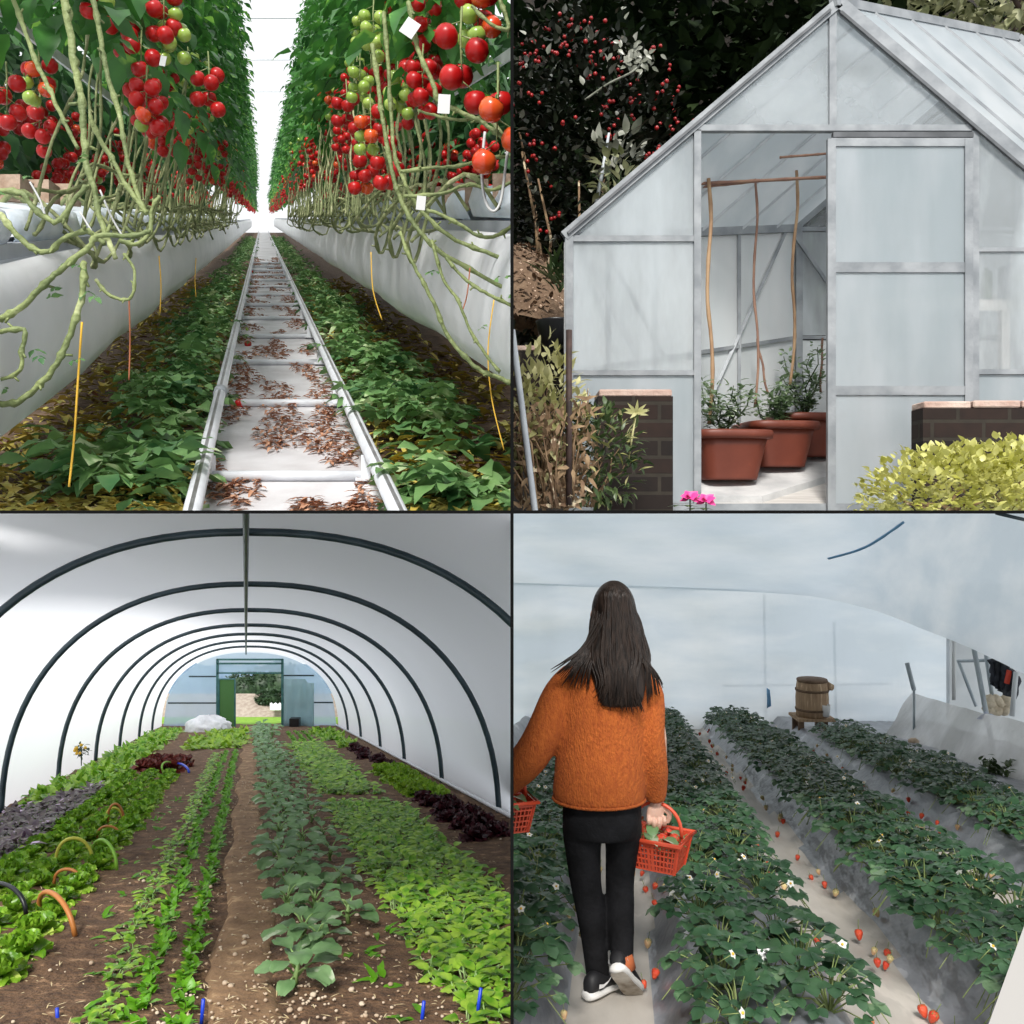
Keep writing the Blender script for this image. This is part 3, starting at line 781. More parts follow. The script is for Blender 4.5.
# sliding door
dr = None
dk = .992
def D(u): return VX - (VX - u) * dk
def dbar(name, a, b, w, d=5, side=V((1, 0, 0))): return gput(MB().bar(G(D(a[0]), a[1], dk), G(D(b[0]), b[1], dk), w * PX, (d if side.x else d - 1.5) * PX, side), name, m_alu, dr)
dr = gput(MB().bar(G(VX - (VX - 830) * dk, 143, dk), G(VX - (VX - 972) * dk, 143, dk), 8 * PX, 3.4 * PX, H), 'door', m_alu)
dr['label'] = 'aluminium sliding door standing half open'
dbar('stile', (831, 140), (831, 508), 8); dbar('stile', (968, 140), (968, 508), 8)
dbar('door_rail', (831, 267), (968, 267), 10, side=H); dbar('door_rail', (831, 389), (968, 389), 9, side=H); dbar('door_rail', (831, 505), (968, 505), 8, side=H)
def pane(pts, mat, par=None, name='pane', t=.003):
    n = V((0, t, 0)); c = [G(*p) for p in pts]; mb = MB()
    m = len(c); mb.v = c + [p + n for p in c]
    mb.f = [tuple(reversed(range(m))), tuple(range(m, 2 * m))] + [(i, (i + 1) % m, (i + 1) % m + m, i + m) for i in range(m)]
    mb.m = [0] * len(mb.f)
    return gput(mb, name, mat, par)
def rect(u0, v0, u1, v1, k): return [(u0, v1, k), (u1, v1, k), (u1, v0, k), (u0, v0, k)]
pane(rect(D(835), 147, D(965), 262, dk), m_pane_white, dr); pane(rect(D(835), 272, D(965), 385, dk), m_pane_white, dr); pane(rect(D(835), 394, D(965), 502, dk), m_pane_white, dr)
pane(rect(573, 242, 694, 370, 1), m_pane, None); pane(rect(573, 376, 694, 503, 1), m_pane_white)
pane([(578, 236, 1), (694, 236, 1), (694, 136, 1)], m_pane)
pane([(704, 126, 1), (829, 126, 1), (829, 19, 1)], m_pane_clear); pane([(835, 126, 1), (974, 126, 1), (836, 10, 1)], m_pane_clear)
pane([(978, 248, 1), (1105, 248, 1), (1104, 238, 1), (978, 131, 1)], m_pane); pane(rect(978, 252, 1104, 370, 1), m_pane); pane(rect(978, 375, 1104, 503, 1), m_pane_white)
kk = [1.0] + KS + [KB]
for i in range(6):
    a, b = kk[i], kk[i + 1]
    pane([(564, 239, a), (564, 239, b), (836, 4, b), (836, 4, a)], m_pane_roof, name='roof_pane', t=.002)
    pane([(840, 4, a), (840, 4, b), (1112, 239, b), (1112, 239, a)], m_pane_roof, name='roof_pane', t=.002)
kw = [1.0] + KS[:4] + [KB]
for i in range(5):
    a, b = kw[i], kw[i + 1]
    for u in (564, 1112):
        pane([(u, 504, a), (u, 504, b), (u, 375, b), (u, 375, a)], m_pane_back); pane([(u, 371, a), (u, 371, b), (u, 242, b), (u, 242, a)], m_pane_back)
for u0, u1 in ((573, 698), (702, 836), (840, 974), (978, 1104)):
    pane(rect(u0, 376, u1, 503, KB), m_pane_back); pane(rect(u0, 242, u1, 370, KB), m_pane)
    f = lambda u: 6 + abs(u - 838) * .857 + 4
    pane([(u0, 237, KB), (u1, 237, KB), (u1, min(236, f(u1)), KB), (u0, min(236, f(u0)), KB)], m_pane_clear)
# roof vent standing open on the left slope
v0 = G(790, 45, 1.14)
vr = gput(MB().hexa([G(752, 52, 1.04), G(782, 38, 1.04), G(782, 38, 1.15), G(752, 52, 1.15), G(751, 47, 1.04), G(781, 33, 1.04), G(781, 33, 1.15), G(751, 47, 1.15)]), 'roof_vent', m_alu)

# floor, board edge and ground
mb = MB(); mb.hexa([G(569, 511, 1), G(1107, 511, 1), G(1107, 511, KB), G(569, 511, KB), G(569, 506, 1), G(1107, 506, 1), G(1107, 506, KB), G(569, 506, KB)])
structure(mb.build('floor', m_timber, smooth=False))
mb = MB(); mb.hexa([G(590, 506, 1.01), G(752, 506, 1.01), G(752, 506, KB - .01), G(590, 506, KB - .01), G(590, 499, 1.01), G(752, 499, 1.01), G(752, 499, KB - .01), G(590, 499, KB - .01)])
structure(mb.build('trim_paving', m_paving, smooth=False))
mb = MB()
mb.grid([[V((x, y, .002 + max(0, y - YF) * .36 - .03 * (y > YF))) for x in (-.2, 1, 2.2, 4, 7)] for y in (2.4, 3.2, YF, 5.2, 7.7)])
structure(mb.build('floor_garden', m_earth))
mb = MB(); mb.grid([[V((x, y, .002 + max(0, y - YF) * .36 - .08 - .06 * (y > YF))) for x in (0, 1, 2.2, 4, 7)] for y in (2.6, 3.2, YF, 5.2, 7.7)])
structure(mb.build('trim_garden_bounce', m_paving))  # pale sheet added beneath the garden to reflect light downward
# dark backdrop added behind the trees to fill their gaps with shade
mb = MB(); rows = []
for i in range(14):
    t = i / 13; Y = 7.6 + 5.5 * t
    rows.append([V((x, Y + .3 * math.sin(x * 2), .9 + (1.55 * t if t < .35 else .54 + (t - .35) * 11) + .12 * mnoise.noise(V((x * 1.3, Y, 1))))) for x in [-.5 + .5 * j for j in range(30)]])
structure(mb.grid(rows).build('trim_dark_backdrop', m_earth))
mb = MB(); structure(mb.grid([[p + V((0, .12, -.3)) for p in r] for r in rows]).build('trim_backdrop_bounce', m_paving))  # pale reflector added under the backdrop to brighten the strawberry tunnel

# terracotta planters
mb = MB()
def planter_mesh():
    body = MB(); body.lathe([(.135, 0), (.137, .01), (.168, .16), (.178, .2)], 28, sq=5)
    rim = MB(); rim.lathe([(.178, .196), (.2, .2), (.204, .215), (.203, .232), (.196, .24), (.176, .238), (.166, .228), (.164, .2)], 28, sq=5)
    soil = MB(); soil.lathe([(.165, .2), (.1, .212), (.01, .216)], 20, sq=5)
    return body.mesh('planter_body', m_terra), rim.mesh('rim', m_terra), soil.mesh('soil', m_potsoil)
PM = planter_mesh()
pots = [(655, 500, 1.067, .98, 'nearest terracotta planter just inside the door opening'), (660, 500, 1.115, .94, 'middle terracotta planter of the three inside the glasshouse'), (652, 500, 1.158, .92, 'farthest terracotta planter, beside the sliding door edge')]
def shrub(name, label, cat, loc, seed, h, spread, n, lsize, mat, stem_mat=None, group=None, wr=.45, up=.3):
    rnd = random.Random(seed); root = thing(name, label, cat, loc, group); st = MB(); lf = MB()
    for s in range(7):
        a = rnd.uniform(0, 6.3); tip = V((math.cos(a) * spread * rnd.random(), math.sin(a) * spread * rnd.random(), h * rnd.uniform(.55, 1)))
        pts = wavy((0, 0, 0), tip, .02, 5, rnd); st.tube(pts, [.006, .005, .004, .004, .003, .002], 5)
        for k in range(n // 7):
            t = rnd.uniform(.15, 1); p = V((0, 0, 0)).lerp(tip, t) + rv(rnd, .04)
            d = V((rnd.uniform(-1, 1), rnd.uniform(-1, 1), rnd.uniform(-.3, .3) + up)); l = lsize * rnd.uniform(.6, 1.2)
            lf.leaf(p, d, (0, 0, 1), l, l * wr, 4, .3, .2)
    st.build('stem', stem_mat or m_dkg, root); lf.build('foliage', mat, root); return root
for i, (u, v, k, sc, lab) in enumerate(pots):
    r = thing('planter', lab, 'plant pot', G(u, v, k), 'terracotta planters')
    r.scale = (sc * 1.0, sc * .55, sc * 1.0)
    r.scale = (sc,) * 3
    r.rotation_euler.z = .12
    for nm, me in zip(('planter_body', 'rim', 'soil'), PM): obj(nm, me, r)
    s = shrub('potted_shrub', ['bushy shrub with white leaf highlights in the nearest planter', 'low leafy shrub in the middle planter', 'tall sparse shrub in the farthest planter'][i], 'plant', G(u, v, k) + V((0, 0, .22 * sc)), 30 + i, (.27, .25, .36)[i], (.22, .2, .2)[i], (420, 380, 420)[i], .05, m_gleaf, None, 'shrubs in the terracotta planters')
def cane(a, b, r, lab, mat=None, bend=.012):
    rnd = random.Random(int(a[0])); p, q = G(*a), G(*b); mb = MB()
    pts = [p.lerp(q, i / 6) + V((bend * math.sin(i * 1.7 + a[0]), 0, 0)) for i in range(7)]
    mb.tube(catmull(pts, 3), [r * (1.18 if i % 4 == 0 else 1) for i in range(19)], 7)
    tag(mb.build('bamboo_cane', mat or m_cane), lab, 'cane', 'bamboo canes in the glasshouse')
cane((640, 440, 1.067), (637, 178, 1.067), .0095, 'leftmost upright bamboo cane, in the nearest planter')
cane((640, 432, 1.115), (638, 178, 1.115), .0065, 'middle upright bamboo cane, thin and dark', m_cane_dk)
cane((640, 415, 1.155), (650, 168, 1.15), .008, 'right upright bamboo cane, in the farthest planter')
cane((612, 184, 1.07), (768, 176, 1.07), .008, 'long bamboo cane tied across the three upright canes', m_cane_dk, .006)
cane((612, 188, 1.075), (690, 180, 1.075), .006, 'shorter cane lashed beside the long crossing cane', m_cane_dk, .006)
cane((700, 155, 1.08), (762, 150, 1.08), .006, 'short bamboo cane crossing higher up by the door', m_cane_dk, .004)
cane((612, 425, 1.155), (600, 362, 1.155), .006, 'short broken cane leaning left in the farthest planter', m_cane_dk, .004)
cane((668, 425, 1.16), (671, 362, 1.16), .006, 'short cane stub at the right of the farthest planter', m_cane_dk, .003)
# things dimly seen through the misted door panes
m_ply = pm('pale_bench_wood', (.5, .46, .42), (.62, .58, .54), 6, .7)
b = thing('potting_bench', 'pale potting bench dimly seen through the sliding door', 'bench', G(880, 505, 1.1))
def bput(mb, name): o = mb.build(name, m_ply, None, False); o.parent = b; o.matrix_parent_inverse = Matrix.Translation(b.location).inverted()
bput(MB().hexa([G(800, 318, 1.06), G(960, 318, 1.06), G(960, 318, 1.16), G(800, 318, 1.16), G(800, 310, 1.06), G(960, 310, 1.06), G(960, 310, 1.16), G(800, 310, 1.16)]), 'bench_top')
for u in (806, 954):
    for k in (1.065, 1.155): bput(MB().bar(G(u, 506, k), G(u, 318, k), .04, .04), 'leg')
m_redp = pm('red_plastic', (.45, .03, .03), rough=.5); m_gryp = pm('grey_plastic', (.1, .12, .15), rough=.5)
for nm, u0, u1, v0, mt, lab in (('red_bottle', 886, 898, 268, m_redp, 'red bottle on the bench behind the middle door pane'), ('plant_tray', 926, 956, 274, m_gryp, 'dark grey box on the bench behind the middle door pane'), ('glass_jar', 902, 914, 276, m_dkg, 'green jar beside the red bottle on the bench')):
    mb = MB(); c = G((u0 + u1) / 2, 311, 1.1); w = (u1 - u0) * PX / 2
    hh = (311 - v0) * PX
    mb.lathe([(w * .95, 0), (w, .01), (w, hh * .8), (w * (.5 if nm != 'plant_tray' else 1), hh * .92), (w * (.4 if nm != 'plant_tray' else 1), hh)], 14, sq=0 if nm != 'plant_tray' else 6)
    tag(mb.build(nm, mt, None, True, c), lab, 'container')
shrub('bench_seedling', 'small pale seedlings at the left of the bench behind the door', 'plant', G(850, 311, 1.1), 44, .1, .16, 90, .05, m_gleaf)
r = shrub('begonia', 'large leaved plant with a red pot seen through the right hand pane', 'plant', G(1030, 330, 1.05), 45, .3, .3, 40, .2, m_gleaf, None, None, .8)
mb = MB(); mb.lathe([(.06, -.2), (.08, -.02), (.085, 0), (.07, 0)], 16); mb.build('pot', m_redp, r)
mb = MB(); mb.lathe([(.1, 0), (.1, .015), (.03, .02), (.03, .62), (.09, .63), (.09, .64)], 16, c=G(1030, 330, 1.05) + V((0, 0, -.85)))
tag(mb.build('plant_stand', m_ply), 'slim stand under the plant behind the right hand pane', 'stand')

# brick walls in front
def brick(name, px0, px1, pyt, Y, depth, lab, zb=.004):
    a = P(px0, pyt, Y); e = P(px1, pyt, Y); w = e.x - a.x; h = a.z - zb
    root = thing(name, lab, 'wall', V(((a.x + e.x) / 2, Y + depth / 2, zb)))
    mb = MB(); mb.box((0, 0, (h - .03) / 2), (w, depth, h - .03)); mb.build('brickwork', m_brick, root, False)
    rr = random.Random(int(px0)); n = max(1, round(w / .22)); cw = w / n
    mb = MB()
    for i in range(n):
        mb.box((-w / 2 + cw * (i + .5), rr.uniform(-.006, .006), h - .0 - .03 / 2 + rr.uniform(-.002, .003)), (cw - .008, depth + .012, .03))
    o = mb.build('coping', m_cope, root, False)
    bv = o.modifiers.new('b', 'BEVEL'); bv.width = .005
    return root
brick('brick_pier', 598, 673, 389, 3.75, .2, 'low dark brick pier left of the glasshouse door')
brick('brick_wall', 500, 572, 346, 5.2, .25, 'far reddish brick wall behind the dry shrub at left', .35)
brick('brick_wall', 923, 1070, 401, 3.75, .11, 'low dark brick wall below the right hand glass, behind the golden shrub')

# shrubs in front
def leafy(name, lab, cat, c, rx, ry, rz, n, ls, mat, seed, wr=.5, stem=None, up=.4, group=None, hollow=.5, nq=4, hi=None, nhi=0):
    rnd = random.Random(seed); root = thing(name, lab, cat, V((c[0], c[1], max(.0, c[2] - rz))), group); zc = c[2] - root.location.z
    def rndp(h):
        while True:
            p = rv(rnd)
            if h < p.length < 1: return p
    def mk(n, mt, nm, h):
        mb = MB()
        for i in range(n):
            p = rndp(h); b = 1 + .25 * mnoise.noise(p * 2.3 + V((seed, 0, 0)))
            q = V((p.x * rx * b, p.y * ry * b, zc + p.z * rz * b))
            d = p * .8 + rv(rnd, .8) + V((0, 0, up)); l = ls * rnd.uniform(.6, 1.3)
            mb.leaf(q, d, V((0, 0, 1)) + rv(rnd, .4), l, l * wr, nq, .25, .2)
        return mb.build(nm, mt, root)
    mk(n, mat, 'foliage', hollow)
    if hi: mk(nhi, hi, 'pale_leaves', .8)
    st = MB()
    for s in range(9):
        p = rndp(.4); st.tube(wavy((rnd.uniform(-.1, .1) * rx, 0, 0), (p.x * rx * .8, p.y * ry * .8, zc + p.z * rz * .8), rx * .06, 5, rnd), [max(.006, rx * .03) * (1 - .15 * i) for i in range(6)], 6)
    st.build('stem', stem or m_dry, root)
    return root
c = P(955, 498, 3.3); leafy('golden_shrub', 'bright yellow green shrub in the lower right of the garden', 'shrub', (c.x, 3.3, c.z - .02), .36, .22, .21, 3000, .03, m_priv, 3, .75, None, .6, hollow=.55)
c = P(1012, 480, 3.25); leafy('golden_shrub', 'taller yellow green shrub at the far right edge before the brick wall', 'shrub', (c.x, 3.25, c.z - .06), .2, .2, .21, 1300, .03, m_priv, 4, .75, None, .6, hollow=.55)
c = P(542, 412, 3.35); leafy('dry_shrub', 'sunlit yellowing shrub with dry stalks at the lower left of the garden', 'shrub', (c.x, 3.35, .36), .17, .16, .25, 480, .055, m_ylow, 5, .35, None, .6, hollow=.3)
c = P(592, 442, 3.45); leafy('evergreen_shrub', 'dark green shrub in front of the brick pier', 'shrub', (c.x, 3.45, .22), .19, .14, .2, 600, .05, m_dkg, 6, .35, None, .4, hollow=.3, hi=m_ylow, nhi=70)
rr = random.Random(9); st = thing('dry_stalks', 'tangle of brown dry stalks and leaves at the lower left corner', 'shrub', P(545, 508, 3.25))
for nm, n, W_ in (('stalk', 46, 0), ('dead_leaves', 420, 1)):
    mb = MB()
    for i in range(n):
        x = rr.uniform(514, 592); y = rr.uniform(400, 508); p = P(x, y, 3.25 + rr.uniform(-.1, .25)) - st.location
        if W_: mb.leaf(p, rv(rr) + V((0, 0, -.3)), (0, -1, .3), .05, .016, 3, .6, .3)
        else: mb.tube([V((p.x * .6 + rr.uniform(-.05, .05), p.y, 0)), V((p.x * .9, p.y, p.z * .6)), p + V((rr.uniform(-.08, .08), 0, rr.uniform(0, .1)))], [.005, .004, .002], 5)
    mb.build(nm, m_dry, st)
c = P(636, 413, 3.45); rr = random.Random(12)
y_ = thing('leafy_sprig', 'pale pointed sprig of leaves sticking out before the brick pier', 'plant', c)
mb = MB()
for i in range(9):
    a = i * .75; mb.leaf((0, 0, 0), (math.cos(a), -.5, math.sin(a) * .5 + .3), (0, -1, 0), .05, .013, 4, .3, .2)
mb.tube([(0, 0, 0), (-.03, .02, -.2)], .004, 5); mb.build('foliage', m_ylow, y_)
mb = MB(); mb.tube([P(569, 505, 3.2), P(569, 330, 3.2)], .011, 8); tag(mb.build('rusty_stake', m_iron), 'dark rusty upright stake left of the glasshouse corner', 'stake')
mb = MB(); mb.tube([P(535, 512, 3.05), P(521, 400, 3.05), P(512, 330, 3.05)], .011, 8, 0)
tag(mb.build('metal_pole', m_pole), 'leaning grey metal pole at the lower left corner', 'pole')
mb = MB(); mb.tube([P(596, 206, 5.9), P(603, 168, 5.9), P(609, 133, 5.9)], [.014, .012, .008], 8); tag(mb.build('thin_post', m_pole), 'thin leaning pale post against the dark trees left of the roof', 'pole')
mb = MB(); mb.lathe([(.08, 0), (.11, .16), (.115, .17), (.1, .17)], 18); o = mb.build('bucket', m_black, None, True, P(556, 352, 5.0)); tag(o, 'black bucket behind the far brick wall at left', 'bucket')
rr = random.Random(2)
for k, (x, y, lab) in enumerate(((690, 503, 'left pink flower at the foot of the glasshouse door post'), (706, 506, 'right pink flower at the foot of the glasshouse door post'))):
    f = thing('pink_flower', lab, 'flower', P(x, y, 3.5)); mb = MB()
    for i in range(9): mb.leaf((0, 0, .02), (math.cos(i * 2.4) * .8, math.sin(i * 2.4) * .6 - .3, -.2 + .13 * i), (0, -.6, .6), .04, .034, 4, .3, .2)
    mb.build('petals', m_pink, f); mb = MB(); mb.tube([(0, 0, .02), (0, 0, -.03)], .003, 5)
    for i in range(8): mb.leaf((-.03, 0, -.01), (math.cos(i), math.sin(i), .1), (0, 0, 1), .06, .025, 4, .2, .2)
    mb.build('leaves', m_dkg, f)
# mound with sunlit leaf litter
mb = MB(); rows = []
for i in range(12):
    Y = 5.5 + .12 * i
    rows.append([V((x, Y, .8 + .9 * (1 - (x / .62) ** 2) * math.sin(PI * min(1, (i + 1) / 14)) * .9 + .22 + .03 * mnoise.noise(V((x * 9, Y * 9, 0))))) for x in [-.1 + .06 * j for j in range(13)]])
structure(mb.grid(rows).build('trim_mound', m_mulch))
md = rows; mb = MB(); rr = random.Random(15)
for i in range(900):
    r_ = rr.randrange(11); c_ = rr.randrange(12); p = md[r_][c_].lerp(md[r_ + 1][c_ + 1], rr.random()) + V((rr.uniform(-.03, .03), 0, .012))
    mb.leaf(p, rv(rr) + V((0, 0, .2)), (0, -.3, 1), rr.uniform(.03, .07), rr.uniform(.015, .035), 3, .5, .3)
stuff(mb.build('mound_litter', m_mulch), 'dry brown leaf litter covering the mound left of the glasshouse', 'leaves')
shrub('grass_tuft', 'green grassy tuft on the mound left of the glasshouse', 'plant', P(560, 292, 5.3), 61, .22, .14, 60, .16, m_dkg, None, None, .14, .9)

# berry bush and trees
bb = leafy('berry_bush', 'dark bush dotted with red berries at the upper left of the garden', 'bush', (.52, 6.9, 2.15), .98, .7, 1.75, 5200, .075, m_bleaf, 8, .5, None, .2, hollow=.35, hi=m_bleaf_hi, nhi=420)  # scattered pale leaves paint speckled highlights over the dark bush
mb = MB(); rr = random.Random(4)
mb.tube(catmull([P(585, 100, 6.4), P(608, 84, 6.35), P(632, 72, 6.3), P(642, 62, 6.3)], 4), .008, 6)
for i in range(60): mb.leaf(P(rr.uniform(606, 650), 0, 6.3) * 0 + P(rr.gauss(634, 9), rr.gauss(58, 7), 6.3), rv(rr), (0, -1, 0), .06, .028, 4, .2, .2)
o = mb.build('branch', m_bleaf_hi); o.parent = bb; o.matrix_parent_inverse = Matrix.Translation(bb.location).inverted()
me = MB().blob((0, 0, 0), .017, 8, 5).mesh('berry', m_berry); rest = MB()
for i in range(300):
    while True:
        p = rv(rr)
        if .75 < p.length < 1 and p.y < .2: break
    q = V((p.x * .98, p.y * .7, 2.15 - bb.location.z + p.z * 1.75))
    if i < 100: obj('berry', me, bb, q)
    else:
        for j in range(2): rest.blob(q + rv(rr, .05), .015, 6, 4)
o = rest.build('berries', m_berry, bb); o['kind'] = 'stuff'
leafy('pale_shrub', 'small pale leaved shrub behind the glasshouse eave at left', 'shrub', tuple(P(620, 162, 5.9)), .2, .12, .2, 60, .1, m_bleaf_hi, 13, .5, m_dkg)
leafy('pale_shrub', 'second pale sprig growing lower against the glasshouse roof edge', 'shrub', tuple(P(612, 178, 5.8)), .16, .12, .14, 50, .09, m_sunleaf, 14, .5, m_dkg)
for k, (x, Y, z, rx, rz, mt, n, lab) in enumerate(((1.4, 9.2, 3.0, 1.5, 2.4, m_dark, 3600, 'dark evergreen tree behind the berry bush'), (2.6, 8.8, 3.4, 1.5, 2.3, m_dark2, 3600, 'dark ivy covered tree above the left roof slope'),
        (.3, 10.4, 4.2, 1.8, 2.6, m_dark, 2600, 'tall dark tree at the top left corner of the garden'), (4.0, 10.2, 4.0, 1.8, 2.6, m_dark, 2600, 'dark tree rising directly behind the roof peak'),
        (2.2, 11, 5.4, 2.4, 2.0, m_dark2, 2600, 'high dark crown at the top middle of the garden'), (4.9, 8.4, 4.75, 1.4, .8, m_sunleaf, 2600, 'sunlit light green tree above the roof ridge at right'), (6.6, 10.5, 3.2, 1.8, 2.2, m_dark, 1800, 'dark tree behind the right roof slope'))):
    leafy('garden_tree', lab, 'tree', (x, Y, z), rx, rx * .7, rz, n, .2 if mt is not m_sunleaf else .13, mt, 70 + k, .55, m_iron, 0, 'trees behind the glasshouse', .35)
# ============================================================ polytunnel (lower left)
CUR[0] = 'BL'
BA, BS = (250 - 512) / F, (512 - 680) / F
BW = 2.2; BH = .53 * BW                              # half width; eye height above the soil line
def B(L, h, Y): return V((BA * Y + L, Y, BS * Y - BH + h))      # h above the soil
def BY(py): return F * BH / (py - 680)               # depth of the soil seen at row py
m_bfilm = film('tunnel_film', (.9, .915, .965), clear=.04, transl=.8, rough=.5, bump=.25, bscale=1.3, stretch=(1, .4, 1), spec=.25)
m_endfilm = film('end_wall_film', (.5, .66, .86), clear=.22, transl=.62, rough=.4, bump=.4, bscale=2.0, stretch=(4, 1, 1))
m_rib = pm('dark_steel_hoop', (.012, .03, .04), (.03, .055, .07), 5, .4)
m_bsoil = pm('tunnel_soil', (.075, .038, .02), (.34, .2, .11), 13, .95, bump=1.0, bscale=45, c3=(.18, .1, .052), detail=15, ramp=(.32, .68))
m_pathsoil = pm('trodden_path', (.2, .115, .06), (.46, .3, .165), 8, .95, bump=.6, bscale=30, c3=(.31, .19, .1), detail=14)
m_peb = pm('pale_pebble', (.42, .3, .2), (.66, .55, .42), 3, .8)
m_lett = pm('lettuce_leaf', (.12, .3, .012), (.66, .82, .18), 14, .36, trans=.32, c3=(.34, .58, .05), rnd=.14)
m_lettrib = pm('lettuce_rib', (.4, .55, .16), rough=.4, trans=.2)
m_green = pm('salad_leaf', (.1, .3, .008), (.48, .68, .06), 8, .4, trans=.3, c3=(.17, .43, .025), rnd=.16)
m_chard = pm('row_leaf', (.08, .28, .01), (.44, .66, .08), 9, .36, trans=.3, rnd=.18)
m_lime = pm('lime_green_leaf', (.14, .32, .015), (.4, .6, .05), 8, .4, trans=.3, rnd=.14)
m_brass = pm('brassica_leaf', (.12, .25, .09), (.55, .66, .46), 6, .38, trans=.22, c3=(.24, .4, .18), rnd=.15)
m_bstem = pm('pale_green_stem', (.2, .36, .1), (.36, .5, .2), 8, .5)
m_purp = pm('purple_leaf', (.06, .03, .055), (.56, .42, .6), 18, .4, trans=.15, c3=(.16, .13, .1), rnd=.3, ramp=(.38, .64), spec=.5)
m_redl = pm('red_lettuce_leaf', (.09, .014, .014), (.24, .05, .035), 8, .4, trans=.2)
m_dred = pm('dark_red_lettuce_leaf', (.03, .008, .012), (.1, .02, .03), 8, .4, trans=.15)
m_lawn = pm('mown_lawn', (.13, .3, .01), (.26, .46, .03), 9, .9, bump=.4)
m_grass = pm('grass_verge', (.1, .22, .06), (.24, .38, .14), 7, .9, bump=.4)
m_bedsoil = pm('outside_earth', (.3, .24, .2), (.42, .36, .3), 8, .95)
m_hedge = pm('hedge_leaf', (.01, .035, .012), (.05, .1, .04), 5, .5, trans=.15)
m_teal = pm('teal_door_frame', (.02, .1, .1), (.05, .17, .16), 6, .45)
m_doorgreen = film('green_door_sheet', (.13, .3, .1), clear=.05, transl=.6, rough=.5, bump=.3, bscale=4)
m_fleece = pm('white_fleece', (.7, .71, .74), (.85, .85, .88), 8, .8, bump=.8, bscale=14)

# ground
mb = MB(); rows = []
for i in range(90):
    Y = 2.75 * (24.0 / 2.75) ** (i / 89)
    rows.append([B(-2.9 + 5.8 * j / 64, .025 * mnoise.noise(V((-2.9 + 5.8 * j / 64, Y, 0)) * 3.0) + .016 * mnoise.noise(V((j * .9, Y * 11, 4))) - (.02 if -.26 < (-2.9 + 5.8 * j / 64) < .1 else 0), Y) for j in range(65)])
structure(mb.grid(rows).build('floor_soil', m_bsoil))
mb = MB(); rows = []
for i in range(70):
    Y = 2.75 * (22.5 / 2.75) ** (i / 69); w = .03 * math.sin(Y * 3)
    rows.append([B(-.16 + .3 * j / 8 + w, -.012 + .012 * mnoise.noise(V((j * .8, Y * 9, 2))) + (.012 if 0 < j < 8 else -.03), Y) for j in range(9)])
structure(mb.grid(rows).build('trim_path', m_pathsoil))
# film and hoops
SE = 2.3
RIBY = [900 * BW / hw for hw in (357, 249, 192, 154.5, 130.5, 111, 98)]
TOPS = [532, 584, 610, 625, 634, 641, 646.5, 652.5]
ENDY = 900 * BW / 86.5
TOPH = [(512 - y) / F * Y - (BS * Y - BH) for y, Y in zip(TOPS, RIBY + [ENDY])]
def top_h(Y):
    ys = RIBY + [ENDY]
    if Y <= ys[0]: return TOPH[0] + (TOPH[0] - TOPH[1]) / (ys[1] - ys[0]) * (ys[0] - Y) * .6
    for i in range(7):
        if Y <= ys[i + 1]: return TOPH[i] + (TOPH[i + 1] - TOPH[i]) * (Y - ys[i]) / (ys[i + 1] - ys[i])
    return TOPH[-1]
def arch(Y, n=48, off=0.0, hb=-.05):
    H_ = top_h(Y) + off; W_ = BW + off; out = []
    for i in range(n + 1):
        a = PI * i / n; c, s_ = math.cos(a), math.sin(a)
        x = -W_ * math.copysign(abs(c) ** (2 / SE), c); z = H_ * abs(s_) ** (2 / SE)
        out.append(B(x, z + hb * (1 - s_), Y))
    return out
mb = MB(); rows = []
ys = [3.4 + .25 * i for i in range(9)]
ys = [y for y in ys if y < RIBY[0] - .1]
for a, b in zip([RIBY[0]] + RIBY[1:], RIBY[1:] + [ENDY]):
    ys += [a + (b - a) * t for t in (0, .2, .4, .6, .8)]
ys.append(ENDY)
for Y in ys: rows.append(arch(Y, 64, .045))
structure(mb.grid(rows).build('ceiling_tunnel_film', m_bfilm))
for i, Y in enumerate(RIBY):
    mb = MB(); mb.tube(arch(Y, 48, 0, -.12), .026, 10)
    tag(mb.build('hoop', m_rib), '%s dark steel hoop of the polytunnel' % nth(i + 1), 'hoop', 'hoops of the polytunnel')
mb = MB(); mb.tube([B(-.0 - .012 * 0 + (246 - 250) / 900 * Y, top_h(Y) - .04, Y) for Y in [4.6, RIBY[0], RIBY[1], RIBY[3], RIBY[5], ENDY]], .018, 8)
tag(mb.build('ridge_pole', m_rib), 'straight dark ridge pole along the crown of the polytunnel', 'pole')
mb = MB(); mb.tube([B(BW - .02, .03, Y) for Y in (6.5, 9, 12, 17, ENDY)], .02, 6); tag(mb.build('ground_rail', m_steel), 'pale rail along the foot of the right tunnel wall', 'rail')
# end wall
E = lambda px, py, d=0: P(px, py, ENDY + d)
H_e = TOPH[-1]; 
def ztop(L): return H_e * max(0.0, 1 - (abs(L) / BW) ** SE) ** (1 / SE)
dl, drr = (217 - 250) / F * ENDY, (282 - 250) / F * ENDY
zd = (727 - 658) / F * ENDY
for nm, L0, L1 in (('left', -BW, dl), ('right', drr, BW)):
    mb = MB(); rows = []
    for i in range(17):
        L = L0 + (L1 - L0) * i / 16; zt = ztop(L)
        rows.append([B(L, zt * t, ENDY + .02 * math.sin(L * 9 + t * 5)) for t in [j / 10 for j in range(11)]])
    structure(mb.grid(rows).build('wall_end_' + nm, m_endfilm))
mb = MB(); rows = []
for i in range(13):
    L = dl + (drr - dl) * i / 12
    z0 = (727 - 673) / F * ENDY
    rows.append([B(L, z0 + (ztop(L) - z0) * t, ENDY) for t in [j / 6 for j in range(7)]])
structure(mb.grid(rows).build('wall_end_top', m_endfilm))
